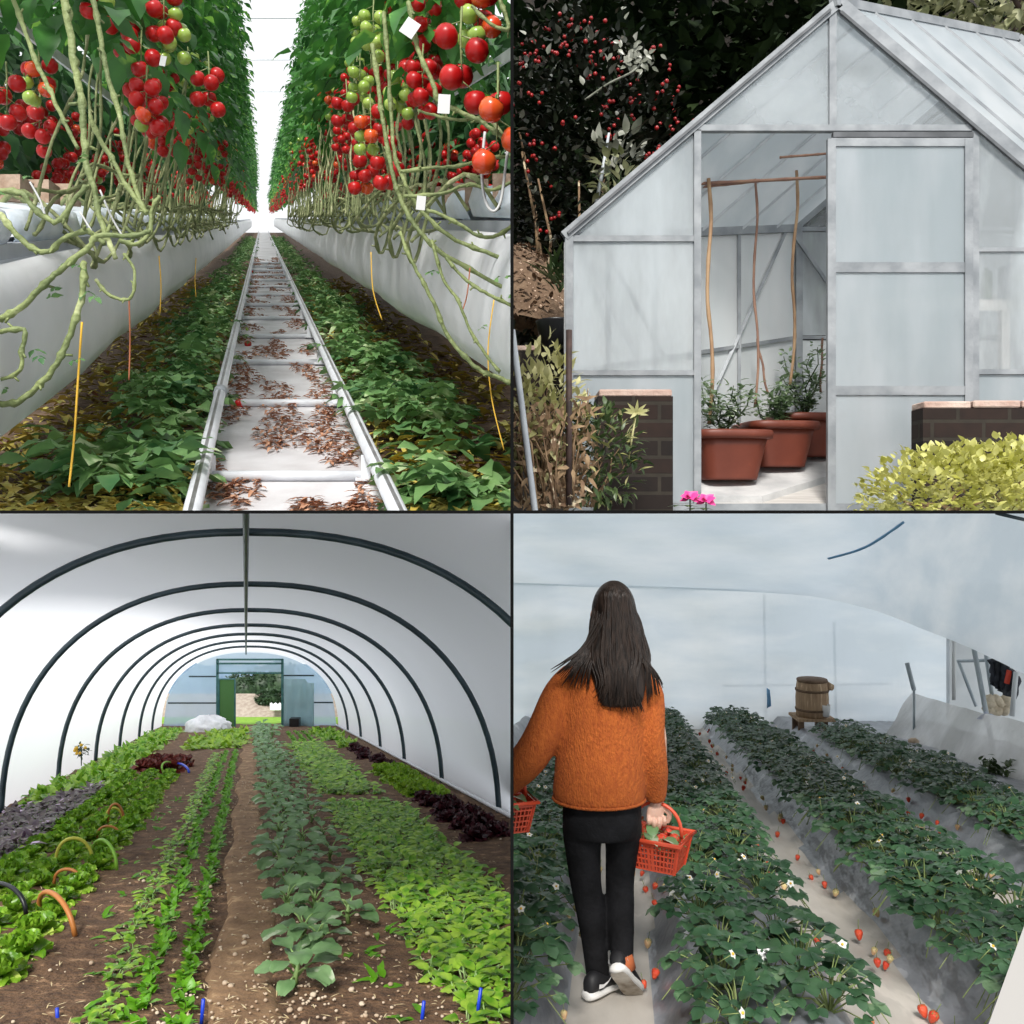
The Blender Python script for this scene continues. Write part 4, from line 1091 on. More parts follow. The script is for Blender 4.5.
df = thing('door_frame', 'teal framed doorway in the far end of the polytunnel', 'door frame', B(0, 0, ENDY - .03))
def dput(mb, name, mat, sm=False):
    o = mb.build(name, mat, None, sm); o.parent = df; o.matrix_parent_inverse = Matrix.Translation(df.location).inverted()
s_ = ENDY / F
for x in (217.5, 282.5): dput(MB().bar(E(x, 728, -.04), E(x, 659, -.04), 2.2 * s_, .05), 'post', m_teal)
for y in (659.5, 663.5, 673): dput(MB().bar(E(217, y, -.04), E(283, y, -.04), (1.6 if y < 670 else 1.3) * s_, .05, V((0, 0, 1))), 'lintel', m_teal)
m_bluebar = pm('blue_grey_bar', (.12, .2, .3), rough=.5)
for k, (x0, x1, y) in enumerate(((189, 217, 676.5), (168, 217, 703), (283, 314, 675.5), (283, 333, 702.5))):
    mb = MB(); mb.bar(E(x0, y, -.03), E(x1, y, -.03), 1.3 * s_, .03, V((0, 0, 1))); tag(mb.build('end_wall_bar', m_rib, smooth=False), ['upper left', 'lower left', 'upper right', 'lower right'][k] + ' horizontal bar stiffening the tunnel end wall', 'bar')
dd = thing('tunnel_door', 'narrow green sheeted door standing open at the left of the tunnel doorway', 'door', E(227, 727, -.06))
o = MB().hexa([E(219, 727, -.06), E(235, 728, -.3), E(235, 728, -.27), E(219, 727, -.03), E(219, 679, -.06), E(235, 679, -.3), E(235, 679, -.27), E(219, 679, -.03)]).build('door_sheet', m_doorgreen, None, False)
o.parent = dd; o.matrix_parent_inverse = Matrix.Translation(dd.location).inverted()
mb = MB()
for a, b in (((219, 727, -.07), (219, 679, -.07)), ((235, 728, -.31), (235, 679, -.31)), ((219, 679, -.07), (235, 679, -.31))): mb.bar(E(*a), E(*b), 1.4 * s_, .03)
o = mb.build('door_rail', m_teal, None, False); o.parent = dd; o.matrix_parent_inverse = Matrix.Translation(dd.location).inverted()
mb = MB(); rows = []
for i in range(11):
    x = 284 + 30 * i / 10
    rows.append([E(x, 679 + (4 if i > 7 else 0) + 47 * j / 6, -.12 + .03 * math.sin(i * 1.7 + j * .6)) for j in range(7)])
m_sheet = film('loose_door_sheet', (.5, .66, .68), clear=.1, transl=.6, rough=.4, bump=.4, bscale=3)
tag(solid(mb.grid(rows).build('door_curtain', m_sheet), .012), 'loose pale plastic sheet hanging right of the tunnel doorway', 'curtain')
mb = MB(); mb.box(E(295, 723, -.35), (.24, .2, .25)); o = mb.build('crate', m_black, smooth=False); tag(o, 'small dark crate on the soil by the right side of the tunnel doorway', 'crate')
# outside the door
mb = MB(); rows = []
for i in range(12):
    Y = ENDY - .2 + 1.0 * i; rows.append([B(-4 + j * .8, -.03 + 0 * Y, Y) for j in range(12)])
def OUT(L, h, Y): return V((BA * ENDY + L - .28 * (Y - ENDY), Y, BS * ENDY - BH + h + (Y - ENDY) * (-.19)))
mb = MB(); mb.grid([[OUT(L, -.02, ENDY + d) for L in (-6, -2, 0, 2, 6)] for d in (.0, 3, 6.6)]); structure(mb.build('floor_lawn', m_lawn))
for nm_, La_, Lb_ in (('left', -7, -BW - .06), ('right', BW + .06, 6)):
    mb = MB(); mb.grid([[B(La_ + (Lb_ - La_) * i / 3, -.04, Y) for i in range(4)] for Y in (4.5, 9, 14, 19, ENDY)]); structure(mb.build('floor_grass_' + nm_, m_grass))
Yh = ENDY + 6.5
mb = MB(); mb.grid([[V((P(px, 712, Yh).x, Yh + d, P(250, py, Yh).z)) for px in (150, 230, 290, 380)] for d, py in ((0, 717), (1.2, 701))]); structure(mb.build('floor_earth', m_bedsoil))
mb = MB(); rows = []
for i in range(9):
    mb_x = 270 + 1.4 * i; rows.append([P(mb_x, 712 - 9.5 * math.sin(PI * min(1, (j + .5) / 8)) * (.9 + .1 * math.sin(i * 2)), Yh - .3 + .1 * j) for j in range(9)])
tag(solid(mb.grid(rows).build('fleece_heap', m_fleece), .02), 'white heap of fleece on the earth outside the tunnel door', 'fleece')
for k, (px, py, rx, rz, lab) in enumerate(((244, 688, .75, .55, 'left rounded hedge outside the tunnel door'), (262, 686, .8, .6, 'middle rounded hedge outside the tunnel door'), (280, 684, .8, .75, 'tallest hedge at the right outside the tunnel door'), (270, 697, .45, .2, 'low round bush in front of the hedges outside'))):
    c = P(px, py, Yh + (1.9 if k < 3 else .8)); rnd = random.Random(k); root = thing('hedge', lab, 'hedge', V((c.x, c.y, c.z - rz)))
    mb = MB(); mb.blob((0, 0, rz * .9), (rx * .8, rx * .6, rz * .85), 12, 8, jit=.1)
    for i in range(500):
        p = rv(rnd).normalized(); q = V((p.x * rx, p.y * rx * .7, p.z * rz + rz)); mb.leaf(q, p + rv(rnd, .6), (0, 0, 1), .13, .08, 3, .2, .1)
    mb.build('foliage', m_hedge, root)
mb = MB(); rows = []
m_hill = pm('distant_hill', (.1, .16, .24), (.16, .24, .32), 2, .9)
for i in range(5): rows.append([V((P(x, 0, 40).x, 40 + i, P(0, 724 - i * 11 + 2 * math.sin(x * .3), 40).z)) for x in range(140, 380, 12)])
structure(mb.grid(rows).build('trim_hill', m_hill))
# white heap of fleece inside
c = B((208 - 250) * 1.0 / F * 20.5, 0, 20.5); rr = random.Random(3)
mb = MB(); mb.blob((0, 0, .05), (.52, .4, .3), 34, 18, jit=.1, rnd=rr); o = mb.build('fleece_pile', m_fleece, None, True, c); tag(o, 'crumpled white fleece piled at the far left inside the polytunnel', 'fleece')

# ---------------------------------------------------------------- plants
def rosette(seed, r, tiers, mat, ruffle=.1, nu=5, nv=4, ribmat=None, ph=0):
    rnd = random.Random(seed); mb = MB()
    for n, L, W, el, curl, z in tiers:
        for k in range(n):
            a = 2 * PI * (k + rnd.uniform(-.2, .2)) / n + L * 7; e = el + rnd.uniform(-.12, .12)
            d = V((math.cos(a) * math.cos(e), math.sin(a) * math.cos(e), math.sin(e)))
            mb.blade((0, 0, z * r), d, (0, 0, 1), L * r * rnd.uniform(.9, 1.1), W * r, nu, nv, curl, ruffle, .28, 0, rnd.uniform(0, 6), .62, 1 if ribmat else None)
    return mb.mesh('leaves', [mat, ribmat] if ribmat else mat)
LT = ((8, 1.0, .8, .25, -.5, .08), (8, .9, .8, .6, .2, .1), (7, .75, .75, .95, .9, .12), (6, .6, .6, 1.2, 1.4, .15), (5, .45, .45, 1.4, 1.6, .2))
LETT = [rosette(s, .112, LT, m_lett, .12, 6, 6, m_lettrib) for s in (1, 2, 3, 4)]
CURLY = [rosette(s, .125, LT[:4], m_lime, .2, 5, 5) for s in (5, 6)]
REDL = [rosette(s, .14, LT[:4], m_redl, .18, 5, 5) for s in (7, 8)]
DRED = [rosette(s, .1, LT[:4], m_dred, .2, 4, 4) for s in (9, 10)]
def tuft(seed, n, L, W, mat, emin, emax, spread=.04, droop=.5, stems=None, name='leaves'):
    rnd = random.Random(seed); mb = MB()
    for k in range(n):
        a = rnd.uniform(0, 2 * PI); e = rnd.uniform(emin, emax); l = L * rnd.uniform(.65, 1.15)
        d = V((math.cos(a) * math.cos(e), math.sin(a) * math.cos(e), math.sin(e)))
        b = V((rnd.uniform(-spread, spread), rnd.uniform(-spread, spread), 0))
        if stems:
            t = b + d * (l * .55); mb.tube([b, t], [.006, .004], 4, 1); b = t
            d = V((d.x * 1.5, d.y * 1.5, d.z * .4))
        mb.leaf(b, d, (0, 0, 1), l, W * rnd.uniform(.75, 1.2), 5, rnd.uniform(.3, 1) * droop, .22, 0, .03)
    return mb.mesh(name, [mat, stems] if stems else mat)
SALAD = [tuft(s, 14, .075, .038, m_green, .2, 1.2, .03) for s in (20, 21, 22)]
CHARD = [tuft(s, 13, .1, .066, m_chard, .35, 1.25, .05, .6, m_bstem) for s in (25, 26, 27)]
WALLG = [tuft(s, 18, .13, .07, m_chard, .3, 1.3, .1, .6) for s in (30, 31)]
PURP = [tuft(s, 24, .09, .042, m_purp, .4, 1.35, .08, .5, m_bstem) for s in (33, 34)]
LIME = [tuft(s, 15, .11, .06, m_lime, .2, 1.2, .07) for s in (36, 37)]
WEED = [tuft(s, 6, .07, .025, m_green, .1, .7, .03) for s in (40, 41)]
def brassica(seed, big):
    rnd = random.Random(seed); st = MB(); lf = MB(); h = .2 * big
    st.tube([(0, 0, 0), (.01, 0, h * .5), (.0, .01, h)], [.014, .012, .008], 7)
    for k in range(9):
        a = k * 2.4 + rnd.uniform(-.3, .3); t = .25 + .75 * k / 9; e = rnd.uniform(.2, .6) + t * .5; l = .17 * big * rnd.uniform(.8, 1.2)
        d = V((math.cos(a) * math.cos(e), math.sin(a) * math.cos(e), math.sin(e))); b = V((0, 0, h * t)); m_ = b + d * l * .8
        st.tube([b, b + d * l * .5 + V((0, 0, .01)), m_], [.006, .005, .004], 5)
        lf.blade(m_, V((d.x, d.y, d.z * .3)), (0, 0, 1), l * 1.25, l * .95, 6, 6, -.7, .07, .15, 0, rnd.uniform(0, 6), .45)
    return st.mesh('stem', m_bstem), lf.mesh('leaves', [m_brass, m_bstem])
BRAS = [brassica(s, .55) for s in (50, 51, 52, 53)]
rb = random.Random(21)
def plant(name, lab, cat, L, Y, meshes, sc, group, h=0.0):
    if not isinstance(meshes, tuple): meshes = (meshes,)
    if len(meshes) == 1:
        o = tag(obj(name, meshes[0], None, B(L, h, Y)), lab, cat, group)
    else:
        o = thing(name, lab, cat, B(L, h, Y), group)
        for me in meshes: obj(me.name.split('.')[0], me, o)
    o.rotation_euler = (rb.uniform(-.08, .08), rb.uniform(-.08, .08), rb.uniform(0, 2 * PI)); o.scale = (sc,) * 3
    return o
def row(name, cat, Lh, Y0, Y1, step, meshes, sc, what, where, jit=.0, grow=0.0):
    Y = Y0; i = 0
    while Y < Y1:
        i += 1
        plant(name, '%s %s %s' % (nth(i), what, where) if i <= 40 else 'tiny far off %s %s' % (what, where), cat, Lh * BH + rb.uniform(-jit, jit), Y + rb.uniform(-.03, .03), rb.choice(meshes), sc * rb.uniform(.85, 1.12), what + 's ' + where + ('' if i <= 40 else ', far end'))
        Y += step * (1 + grow * (Y - Y0))
# three rows of big lettuces
for j, (lh, nm) in enumerate(((-.82, 'right'), (-1.02, 'middle'), (-1.22, 'left'))):
    row('lettuce', 'lettuce', lh, (3.5, 3.62, 3.55)[j], 11.0, .29, LETT, .98, 'round green lettuce', 'in the %s lettuce row' % nm, .03)
for i, (L, Y, s) in enumerate(((-1.0, 11.3, 1), (-.85, 11.4, 1.1), (-1.15, 11.6, 1), (-.95, 12.0, 1.1), (-.8, 12.2, 1), (-1.1, 12.3, 1))):
    plant('red_lettuce', '%s dark red lettuce of the clump behind the green lettuce rows' % nth(i + 1), 'lettuce', L * BH, Y, REDL[i % 2], 1.3 * s, 'red lettuces beyond the green rows')
# thin seedling rows
row('sparse_seedling', 'seedling', -.45, 3.0, 14.0, .17, CHARD, .5, 'sparse leafy plant', 'in the left thin row', .03, .03)
row('row_seedling', 'seedling', -.345, 3.0, 14.6, .085, SALAD, .7, 'bushy leafy plant', 'in the middle thin row', .03, .05)
row('row_seedling', 'seedling', -.207, 3.0, 14.8, .085, SALAD, .68, 'bushy leafy plant', 'in the right thin row by the path', .025, .05)
row('weed', 'weed', -.58, 3.2, 9.0, .42, WEED, 1.0, 'scattered weed seedling', 'on the bare soil beside the lettuces', .1)
row('lime_plant', 'salad', -.2, 15.5, 20.5, .3, LIME, 1.4, 'lime green plant', 'in the right column of the far left block', .06)
row('lime_plant', 'salad', -.42, 15.3, 20.5, .3, LIME, 1.4, 'lime green plant', 'in the second column of the far left block', .06)
row('lime_plant', 'salad', -.64, 15.2, 20.5, .35, LIME, 1.4, 'lime green plant', 'in the third column of the far left block', .06)
for i in range(9): plant('lime_plant', '%s lime green plant at the left end of the far cross bed' % nth(i + 1), 'salad', (-.8 - .06 * (i % 3)) * BH, 15.0 + .35 * i, LIME[i % 2], 1.25, 'lime green plants at the left of the far block')
# against the left wall
row('purple_plant', 'leafy plant', -1.4, 5.0, 9.4, .2, PURP, 1.1, 'purple leaved plant', 'in the front row by the left wall', .05)
row('purple_plant', 'leafy plant', -1.55, 5.0, 9.0, .2, PURP, 1.1, 'purple leaved plant', 'in the middle row by the left wall', .05)
row('purple_plant', 'leafy plant', -1.7, 5.3, 8.0, .2, PURP, 1.1, 'purple leaved plant', 'in the rear row by the left wall', .05)
row('side_greens', 'leafy plant', -1.4, 9.6, 20.5, .25, WALLG, 1.0, 'dense green plant', 'in the front row by the left wall', .06, .04)
row('side_greens', 'leafy plant', -1.56, 9.2, 20.5, .25, WALLG, 1.05, 'dense green plant', 'in the middle row by the left wall', .06, .04)
row('side_greens', 'leafy plant', -1.7, 8.2, 20.5, .25, WALLG, 1.1, 'dense green plant', 'in the rear row by the left wall', .06, .05)
mb = MB(); rr = random.Random(5)
pt = thing('marigold', 'small yellow flowered marigold against the left tunnel wall', 'flower', B(-1.8 * BH, .1, 11.2)); pt.scale = (.55,) * 3
for i in range(60): mb.leaf(rv(rr, .12) + V((0, 0, .35)), rv(rr), (0, 0, 1), .1, .05, 3, .2, .2)
mb.tube([(0, 0, 0), (0, 0, .4)], .012, 5); mb.build('foliage', m_hedge, pt)
mb = MB()
for i in range(9): mb.blob((rr.uniform(-.15, .15), rr.uniform(-.15, 0), rr.uniform(.3, .5)), .035, 7, 5)
mb.build('flower_heads', m_twy, pt)
# brassicas
row('brassica', 'cabbage plant', .17, 3.45, 17.5, .5, BRAS, .95, 'broad leaved brassica', 'in the left row beside the path', .05, .01)
row('brassica', 'cabbage plant', .3, 3.85, 17.5, .6, BRAS, .85, 'broad leaved brassica', 'in the middle row beside the path', .07, .01)
row('brassica', 'cabbage plant', .44, 4.3, 13.5, .75, BRAS, .75, 'broad leaved brassica', 'in the right row beside the path', .07, .01)
row('brassica', 'cabbage plant', .3, 17.6, 21, .3, BRAS, 1.1, 'broad leaved brassica', 'in the far block beside the path', .2)
row('weed', 'weed', .45, 3.1, 4.2, .35, WEED, 1.2, 'small weed', 'on the soil in front of the brassicas', .1)
# dense bed at right
for j, lh in enumerate((.66, .74, .82, .9, .98, 1.06, 1.14)):
    row('leafy_plant', 'leafy plant', lh, 3.05 + .05 * (j % 2), 8.5, .135, CHARD, .68, 'dense green leafy plant', 'in the %s row of the right bed' % ('first', 'second', 'third', 'fourth', 'fifth', 'sixth', 'outer')[j], .04, .03)
for j, lh in enumerate((.68, .8, .92, 1.04)):
    row('small_leafy_plant', 'leafy plant', lh, 9.2, 16.2, .24, CHARD, 1.0, 'small green leafy plant', 'in the %s row of the further right bed' % ('first', 'second', 'third', 'outer')[j], .05, .03)
for j, lh in enumerate((.72, .88, 1.02)):
    row('seedling', 'seedling', lh, 16.6, 20.5, .3, SALAD, .8, 'tiny seedling', 'in the %s line of the farthest right bed' % ('left', 'middle', 'right')[j], .02)
# right wall side
for j, lh in enumerate((1.42, 1.58)):
    row('curly_lettuce', 'lettuce', lh, 9.0 - .35 * j, 11.6, .3, CURLY, 1.1, 'curly bright green lettuce', 'in the %s row by the right wall' % ('inner', 'outer')[j], .02)
row('dark_red_lettuce', 'lettuce', 1.42, 6.6, 8.8, .42, DRED, 1.15, 'dark red lettuce', 'in the inner row by the right wall', .04)
row('dark_red_lettuce', 'lettuce', 1.6, 6.8, 8.5, .42, DRED, 1.15, 'dark red lettuce', 'in the outer row by the right wall', .04)
row('dark_red_lettuce', 'lettuce', 1.5, 12.0, 15.2, .45, DRED, 1.25, 'dark red lettuce', 'behind the curly lettuces at right', .12)
row('side_greens', 'leafy plant', 1.45, 15.6, 20.8, .3, WALLG, 1.0, 'bright green plant', 'at the far right wall', .12)
row('side_greens', 'leafy plant', 1.25, 17.5, 20.8, .3, WALLG, 1.0, 'bright green plant', 'at the far right beside the curtain', .1)
# hoops among the lettuces, stakes, pebbles
def hoop(x0, y0, xt, yt, x1, y1, r, mat, lab):
    Y = BY((y0 + y1) / 2 + 4); Y0_ = BY(y0 + 3); Y1_ = BY(y1 + 3)
    a = P(x0, y0, Y0_); b = P(x1, y1, Y1_); m = (a + b) / 2; top = P(xt, yt, (Y0_ + Y1_) / 2)
    pts = []
    for i in range(17):
        t = PI * i / 16
        base = a.lerp(b, .5 - .5 * math.cos(t)); pts.append(base + (top - m) * math.sin(t) ** .8)
    mb = MB(); mb.tube(pts, r, 8); tag(mb.build('hose_hoop', mat), lab, 'hoop')
m_hy = pm('yellow_hose', (.6, .58, .08), rough=.5); m_hg = pm('green_hose', (.2, .42, .04), rough=.5); m_ho = pm('orange_brown_hose', (.45, .17, .04), rough=.5); m_hb = pm('black_hose', (.01, .012, .015), rough=.4)
hoop(40, 917, 52, 893, 75, 936, .012, m_ho, 'orange brown hose hoop nearest the front of the lettuce bed')
hoop(-14, 902, 4, 884, 26, 914, .011, m_hb, 'black hose hoop at the left edge of the lettuce bed')
hoop(54, 884, 67, 869, 81, 884, .009, m_ho, 'small orange brown hoop behind the nearest orange hoop')
hoop(56, 866, 73, 838, 93, 864, .010, m_hy, 'yellow hose hoop in the left middle of the lettuce bed')
hoop(92, 862, 103, 840, 117, 870, .010, m_hg, 'green hose hoop right of the yellow one')
hoop(97, 838, 108, 826, 120, 838, .009, m_ho, 'thin brown hoop behind the green hose hoop')
hoop(108, 824, 115, 804, 124, 823, .010, m_ho, 'farthest brown hose hoop in the lettuce bed')
hoop(106, 820, 113, 808, 122, 818, .009, m_hy, 'thin yellow hoop beside the farthest brown hoop')
hoop(163, 772, 166, 762, 176, 769, .012, m_hg, 'small green hoop over the red lettuces')
m_blue = pm('blue_stake', (.01, .05, .55), rough=.4)
hoop(174, 768, 181, 764, 189, 773, .014, m_blue, 'small blue hoop over the red lettuces')
for k, (x0, y0, x1, y1) in enumerate(((58, 1030, 57, 1008), (201, 1030, 203.5, 999), (421, 1030, 424, 1001), (475, 1030, 481, 988))):
    mb = MB(); Y = 3.1; mb.tube([P(x0, y0, Y), P(x1, y1, Y)], .0065, 7)
    tag(mb.build('marker_stake', m_blue), ['leftmost', 'second from the left', 'third from the left', 'rightmost and tallest'][k] + ' blue marker stake at the front of the polytunnel', 'stake')
mb = MB(); rr = random.Random(8)
for i in range(1300):
    Y = 2.95 + 9 * rr.random() ** 2.4; L = rr.gauss(.22, .35) if rr.random() < .8 else rr.uniform(-1.9, 1.9); s = rr.uniform(.0025, .008) * (1.7 if rr.random() < .15 else 1)
    mb.blob(B(L, .008, Y), (s, s * .9, s * .7), 6, 4, jit=.12, rnd=rr)
stuff(mb.build('pebbles', m_peb), 'pale pebbles scattered over the brown soil beside the path', 'pebbles')
mb = MB()
m_straw = pm('straw_bits', (.5, .38, .2), (.66, .55, .34), 20, .9)
for i in range(1400):
    Y = 2.95 + 8 * rr.random() ** 2; L = rr.uniform(-1.9, 1.9); a = rr.uniform(0, 6.3); l = rr.uniform(.01, .05)
    p = B(L, .014, Y); mb.leaf(p, V((math.cos(a), math.sin(a), .15)), (0, 0, 1), l, .005, 3, .1, .1)
stuff(mb.build('straw', m_straw), 'bits of straw and dead stalk on the tunnel soil', 'straw')
# ============================================================ strawberry tunnel (lower right)
CUR[0] = 'BR'
QA, QS, QH = (621 - 512) / F, (512 - 633) / F, 1.41
def Q(L, h, Y): return V((QA * Y + L, Y, QS * Y - QH + h))
FUR = (-1.03, -.03, 1.01, 1.97, 3.02)
BEDC = (-.53, .49, 1.49, 2.5)
def bed_h(L):
    d = min(abs(L - f) for f in FUR)
    if L > 2.9: return .12
    t = max(0, min(1, (d - .14) / .2)); return .2 * t * t * (3 - 2 * t)
m_furrow = pm('dusty_furrow_film', (.4, .37, .33), (.66, .61, .55), 4, .55, bump=.5, bscale=12, c3=(.56, .52, .47), stretch=(1, .35, 1), detail=9)
m_bedfilm = pm('grey_mulch_film', (.15, .16, .18), (.44, .45, .48), 5, .32, bump=.9, bscale=9, c3=(.26, .27, .3), stretch=(1, .5, 1), detail=8)
m_wallfilm = film('pale_blue_film', (.64, .715, .77), (.84, .875, .89), 1.1, (.5, 1, 1.8), (.4, .68), clear=.1, transl=.72, rough=.4, bump=.9, bscale=1.6, stretch=(1, 1, .4), spec=.5)  # glare on the rear sheet painted as whiter blotches
m_foldfilm = film('doubled_film_fold', (.86, .89, .9), (.95, .95, .94), 3.0, (1, 1, 2), (.4, .6), clear=.0, transl=.08, rough=.25, bump=.8, bscale=3, spec=.6)
m_rooffilm = film('roof_film', (.65, .725, .78), (.82, .86, .885), 1.0, (.4, 1, 1.8), (.4, .68), clear=.04, transl=.75, rough=.36, bump=1.0, bscale=1.5, stretch=(.45, 1, 1.6), spec=.5)  # whiter blotches put glare into the roof sheet's colour
m_sidefilm = film('side_curtain_film', (.5, .5, .48), (.78, .78, .77), 1.6, (.5, 1, 1), (.38, .65), clear=.12, transl=.5, rough=.36, bump=1.0, bscale=2.2, stretch=(.5, 1, 1), spec=.5, dirt=.22)
m_sleaf = pm('strawberry_leaf', (.026, .075, .034), (.16, .26, .14), 8, .42, trans=.22, c3=(.065, .145, .065), rnd=.18)
m_sstem = pm('strawberry_stalk', (.13, .19, .055), (.28, .33, .12), 9, .6)
m_sred = pm('ripe_strawberry', (.66, .045, .02), (.75, .1, .04), 20, .35, bump=.4, bscale=160)
m_spale = pm('unripe_strawberry', (.62, .55, .25), (.74, .45, .25), 12, .45, bump=.4, bscale=160)
m_petal = pm('white_petal', (.85, .85, .8), rough=.5, trans=.2)
m_tube = pm('frame_tube', (.3, .36, .4), (.42, .48, .52), 6, .5)

# ground
mb = MB(); Ls = [-1.4 + .04 * i for i in range(150)]
ys = [2.3 * (13.6 / 2.3) ** (i / 100) for i in range(101)]
def gh_(L, Y):
    h = bed_h(L); d = min(abs(L - f) for f in FUR)
    w = .022 * mnoise.noise(V((L * 9, Y * 2.2, 0))) + .012 * mnoise.noise(V((L * 22, Y * 5, 3)))
    return h + w * (1 if d > .13 else .35)
mb.grid([[Q(L, gh_(L, Y), Y) for L in Ls] for Y in ys])
nL = len(Ls) - 1
for i in range(len(mb.f)):
    L = Ls[i % nL] + .02; Y = ys[i // nL]
    d = min(abs(L - f) for f in FUR[:4])
    mb.m[i] = 0 if d < .17 + .02 * math.sin(Y * 3 + L) else 1
structure(mb.build('floor_beds', [m_furrow, m_bedfilm]))

def span(A, Bl, n, m, amp, seed, sag=0.0, fr=3.0):
    """surface between two polylines of points, wrinkled along its length"""
    def along(pl, t):
        q = catmull(pl, 8); f = t * (len(q) - 1); i = min(int(f), len(q) - 2); return q[i].lerp(q[i + 1], f - i)
    rows = []
    for i in range(n + 1):
        t = i / n; a = along(A, t); b = along(Bl, t); r = []
        for j in range(m + 1):
            s_ = j / m; p = a.lerp(b, s_)
            p.z -= sag * math.sin(PI * s_)
            p.y += amp * mnoise.noise(V((t * fr * 4, s_ * fr, seed))) + amp * .6 * math.sin(t * 26 + s_ * 4 + seed)
            r.append(p)
        rows.append(r)
    return rows
# film walls and roof
def sheet(name, rows, mat, kind=True, sub=1):
    o = MB().grid(rows).build(name, mat)
    return structure(o) if kind else o
HEM = [P(x, y, Y) for x, y, Y in ((470, 584, 13.2), (560, 586, 13.2), (700, 590, 13.2), (800, 595, 13.1), (866, 608, 12.5), (905, 622, 11.4), (955, 642, 9.8), (1060, 690, 7.7))]
TOPL = [P(x, y, Y) for x, y, Y in ((470, 500, 13.2), (560, 500, 13.2), (700, 500, 13.2), (830, 492, 13.0), (905, 476, 12.0), (985, 446, 10.4), (1120, 385, 7.9))]
rf = span(TOPL, HEM, 90, 36, .1, 3, .0)
sheet('ceiling_film', rf, m_rooffilm)
hq = catmull(HEM, 8)
def hem_z(X):
    for a, b in zip(hq, hq[1:]):
        if a.x <= X <= b.x: return a.z + (b.z - a.z) * (X - a.x) / max(1e-6, b.x - a.x)
    return hq[0].z if X < hq[0].x else hq[-1].z
rows = []
for i in range(71):
    X0_ = -.3 + 6.78 * i / 70; r = []
    zt = min(hem_z(X0_) + .03, hem_z(X0_ * .97) + .03) if X0_ < 4.6 else hem_z(4.6) + .03 - (X0_ - 4.6) * .1
    for j in range(31):
        z = -3.6 + (zt + 3.6) * j / 30; X = X0_ + (.12 * math.sin(z * 2.5) + .1 * max(0, -1.9 - z)) * (i / 70) ** 8
        y = 13.2 + (.05 * math.sin(X * 5 + z * 1.3) + .16 * mnoise.noise(V((X * .8, 0, z * 2.2))) + .06 * mnoise.noise(V((X * 3, 5, z * .8)))) * min(1, (30 - j) / 6)
        r.append(V((X, y, z)))
    rows.append(r)
sheet('wall_back', rows, m_wallfilm)
rows = span([P(913, 693, 11.6), P(950, 704, 10.3), P(984, 713, 9.2), P(1060, 730, 7.6)],
            [P(876, 747, 11.6), P(925, 757, 10.2), P(968, 772, 8.9), P(1060, 806, 7.2)], 40, 16, .07, 7)
sheet('wall_side', rows, m_sidefilm)
# outside seen through the gap
m_out = pm('pale_outside_wall', (.5, .53, .55), (.62, .65, .67), 2, .8)
mb = MB(); mb.box(P(1010, 680, 13.05) + V((.9, .0, -.3)), (3.6, .1, 3.4)); structure(mb.build('trim_outside', m_out, smooth=False))
def pole(a, b, r, lab, mat=None, name='frame_pole'):
    mb = MB(); mb.tube([P(*a), P(*b)], r, 8); tag(mb.build(name, mat or m_tube), lab, 'pole')
pole((764, 595, 13.55), (766, 722, 13.55), .022, 'upright frame pole standing left of the wooden bucket against the rear film')
pole((834, 622, 13.55), (836, 724, 13.55), .022, 'upright frame pole standing right of the wooden bucket against the rear film')
pole((722, 686, 13.55), (890, 684, 13.55), .018, 'horizontal frame pole running along the rear film')
pole((907, 663, 11.0), (914, 690, 11.0), .028, 'short leaning stake holding up the start of the side curtain')
pole((914, 690, 10.9), (914, 744, 10.9), .016, 'thin stake inside the side curtain at its start')
pole((954, 631, 10.6), (954, 700, 10.6), .024, 'pale upright post at the left edge of the opening', pm('pale_post', (.62, .64, .64), rough=.6))
pole((958, 660, 10.9), (976, 706, 10.9), .02, 'leaning strut inside the opening')
pole((974, 649, 9.4), (996, 765, 9.2), .026, 'long curved frame pole crossing the side curtain')
pole((986, 655, 9.7), (994, 708, 9.7), .022, 'second frame pole just right of the long one')
pole((960, 661, 10.4), (1000, 660, 9.4), .018, 'short horizontal bar in the opening')
pole((1016, 672, 8.8), (1012, 716, 8.8), .024, 'pale post at the right edge of the opening', pm('pale_post_two', (.6, .64, .66), rough=.6))
pole((996, 513, 6.0), (1030, 521, 6.0), .012, 'dark wire at the top right corner', m_rib)
# dark clothes and beige bundle in the opening
m_cloth = pm('dark_cloth', (.012, .014, .02), (.04, .045, .06), 8, .8)
m_redc = pm('red_cloth', (.6, .06, .03), rough=.8)
rows = span([P(990, 660, 9.5), P(1003, 662, 9.4), P(1018, 676, 9.2)], [P(992, 684, 9.5), P(1004, 694, 9.4), P(1014, 698, 9.2)], 12, 10, .05, 2)
jk = tag(solid(MB().grid(rows).build('hanging_jacket', m_cloth), .05), 'dark clothes hanging in the opening at the right', 'clothes')
mb = MB(); mb.box(P(1008, 677, 9.28), (.03, .05, .14), Matrix.Rotation(.2, 3, 'Y')); mb.build('red_trim', m_redc, jk, False)
m_beige = pm('beige_sacking', (.5, .42, .3), (.7, .62, .48), 12, .9, bump=.5)
mb = MB(); rr = random.Random(6)
for i in range(14): mb.blob(P(rr.uniform(988, 1008), rr.uniform(699, 712), 9.6), (.07, .07, .06), 8, 6, jit=.15, rnd=rr)
tag(mb.build('straw_bundle', m_beige), 'beige bundle lying in the opening under the dark clothes', 'bundle')
mb = MB(); mb.tube(catmull([P(985, 712, 9.25), P(990, 718, 9.2), P(988, 728, 9.2)], 4), .012, 6)
for a in (-1, 1): mb.leaf(P(987, 714, 9.2), V((a, -.2, -.5)), (0, -1, 0), .12, .05, 4, .2, .2)
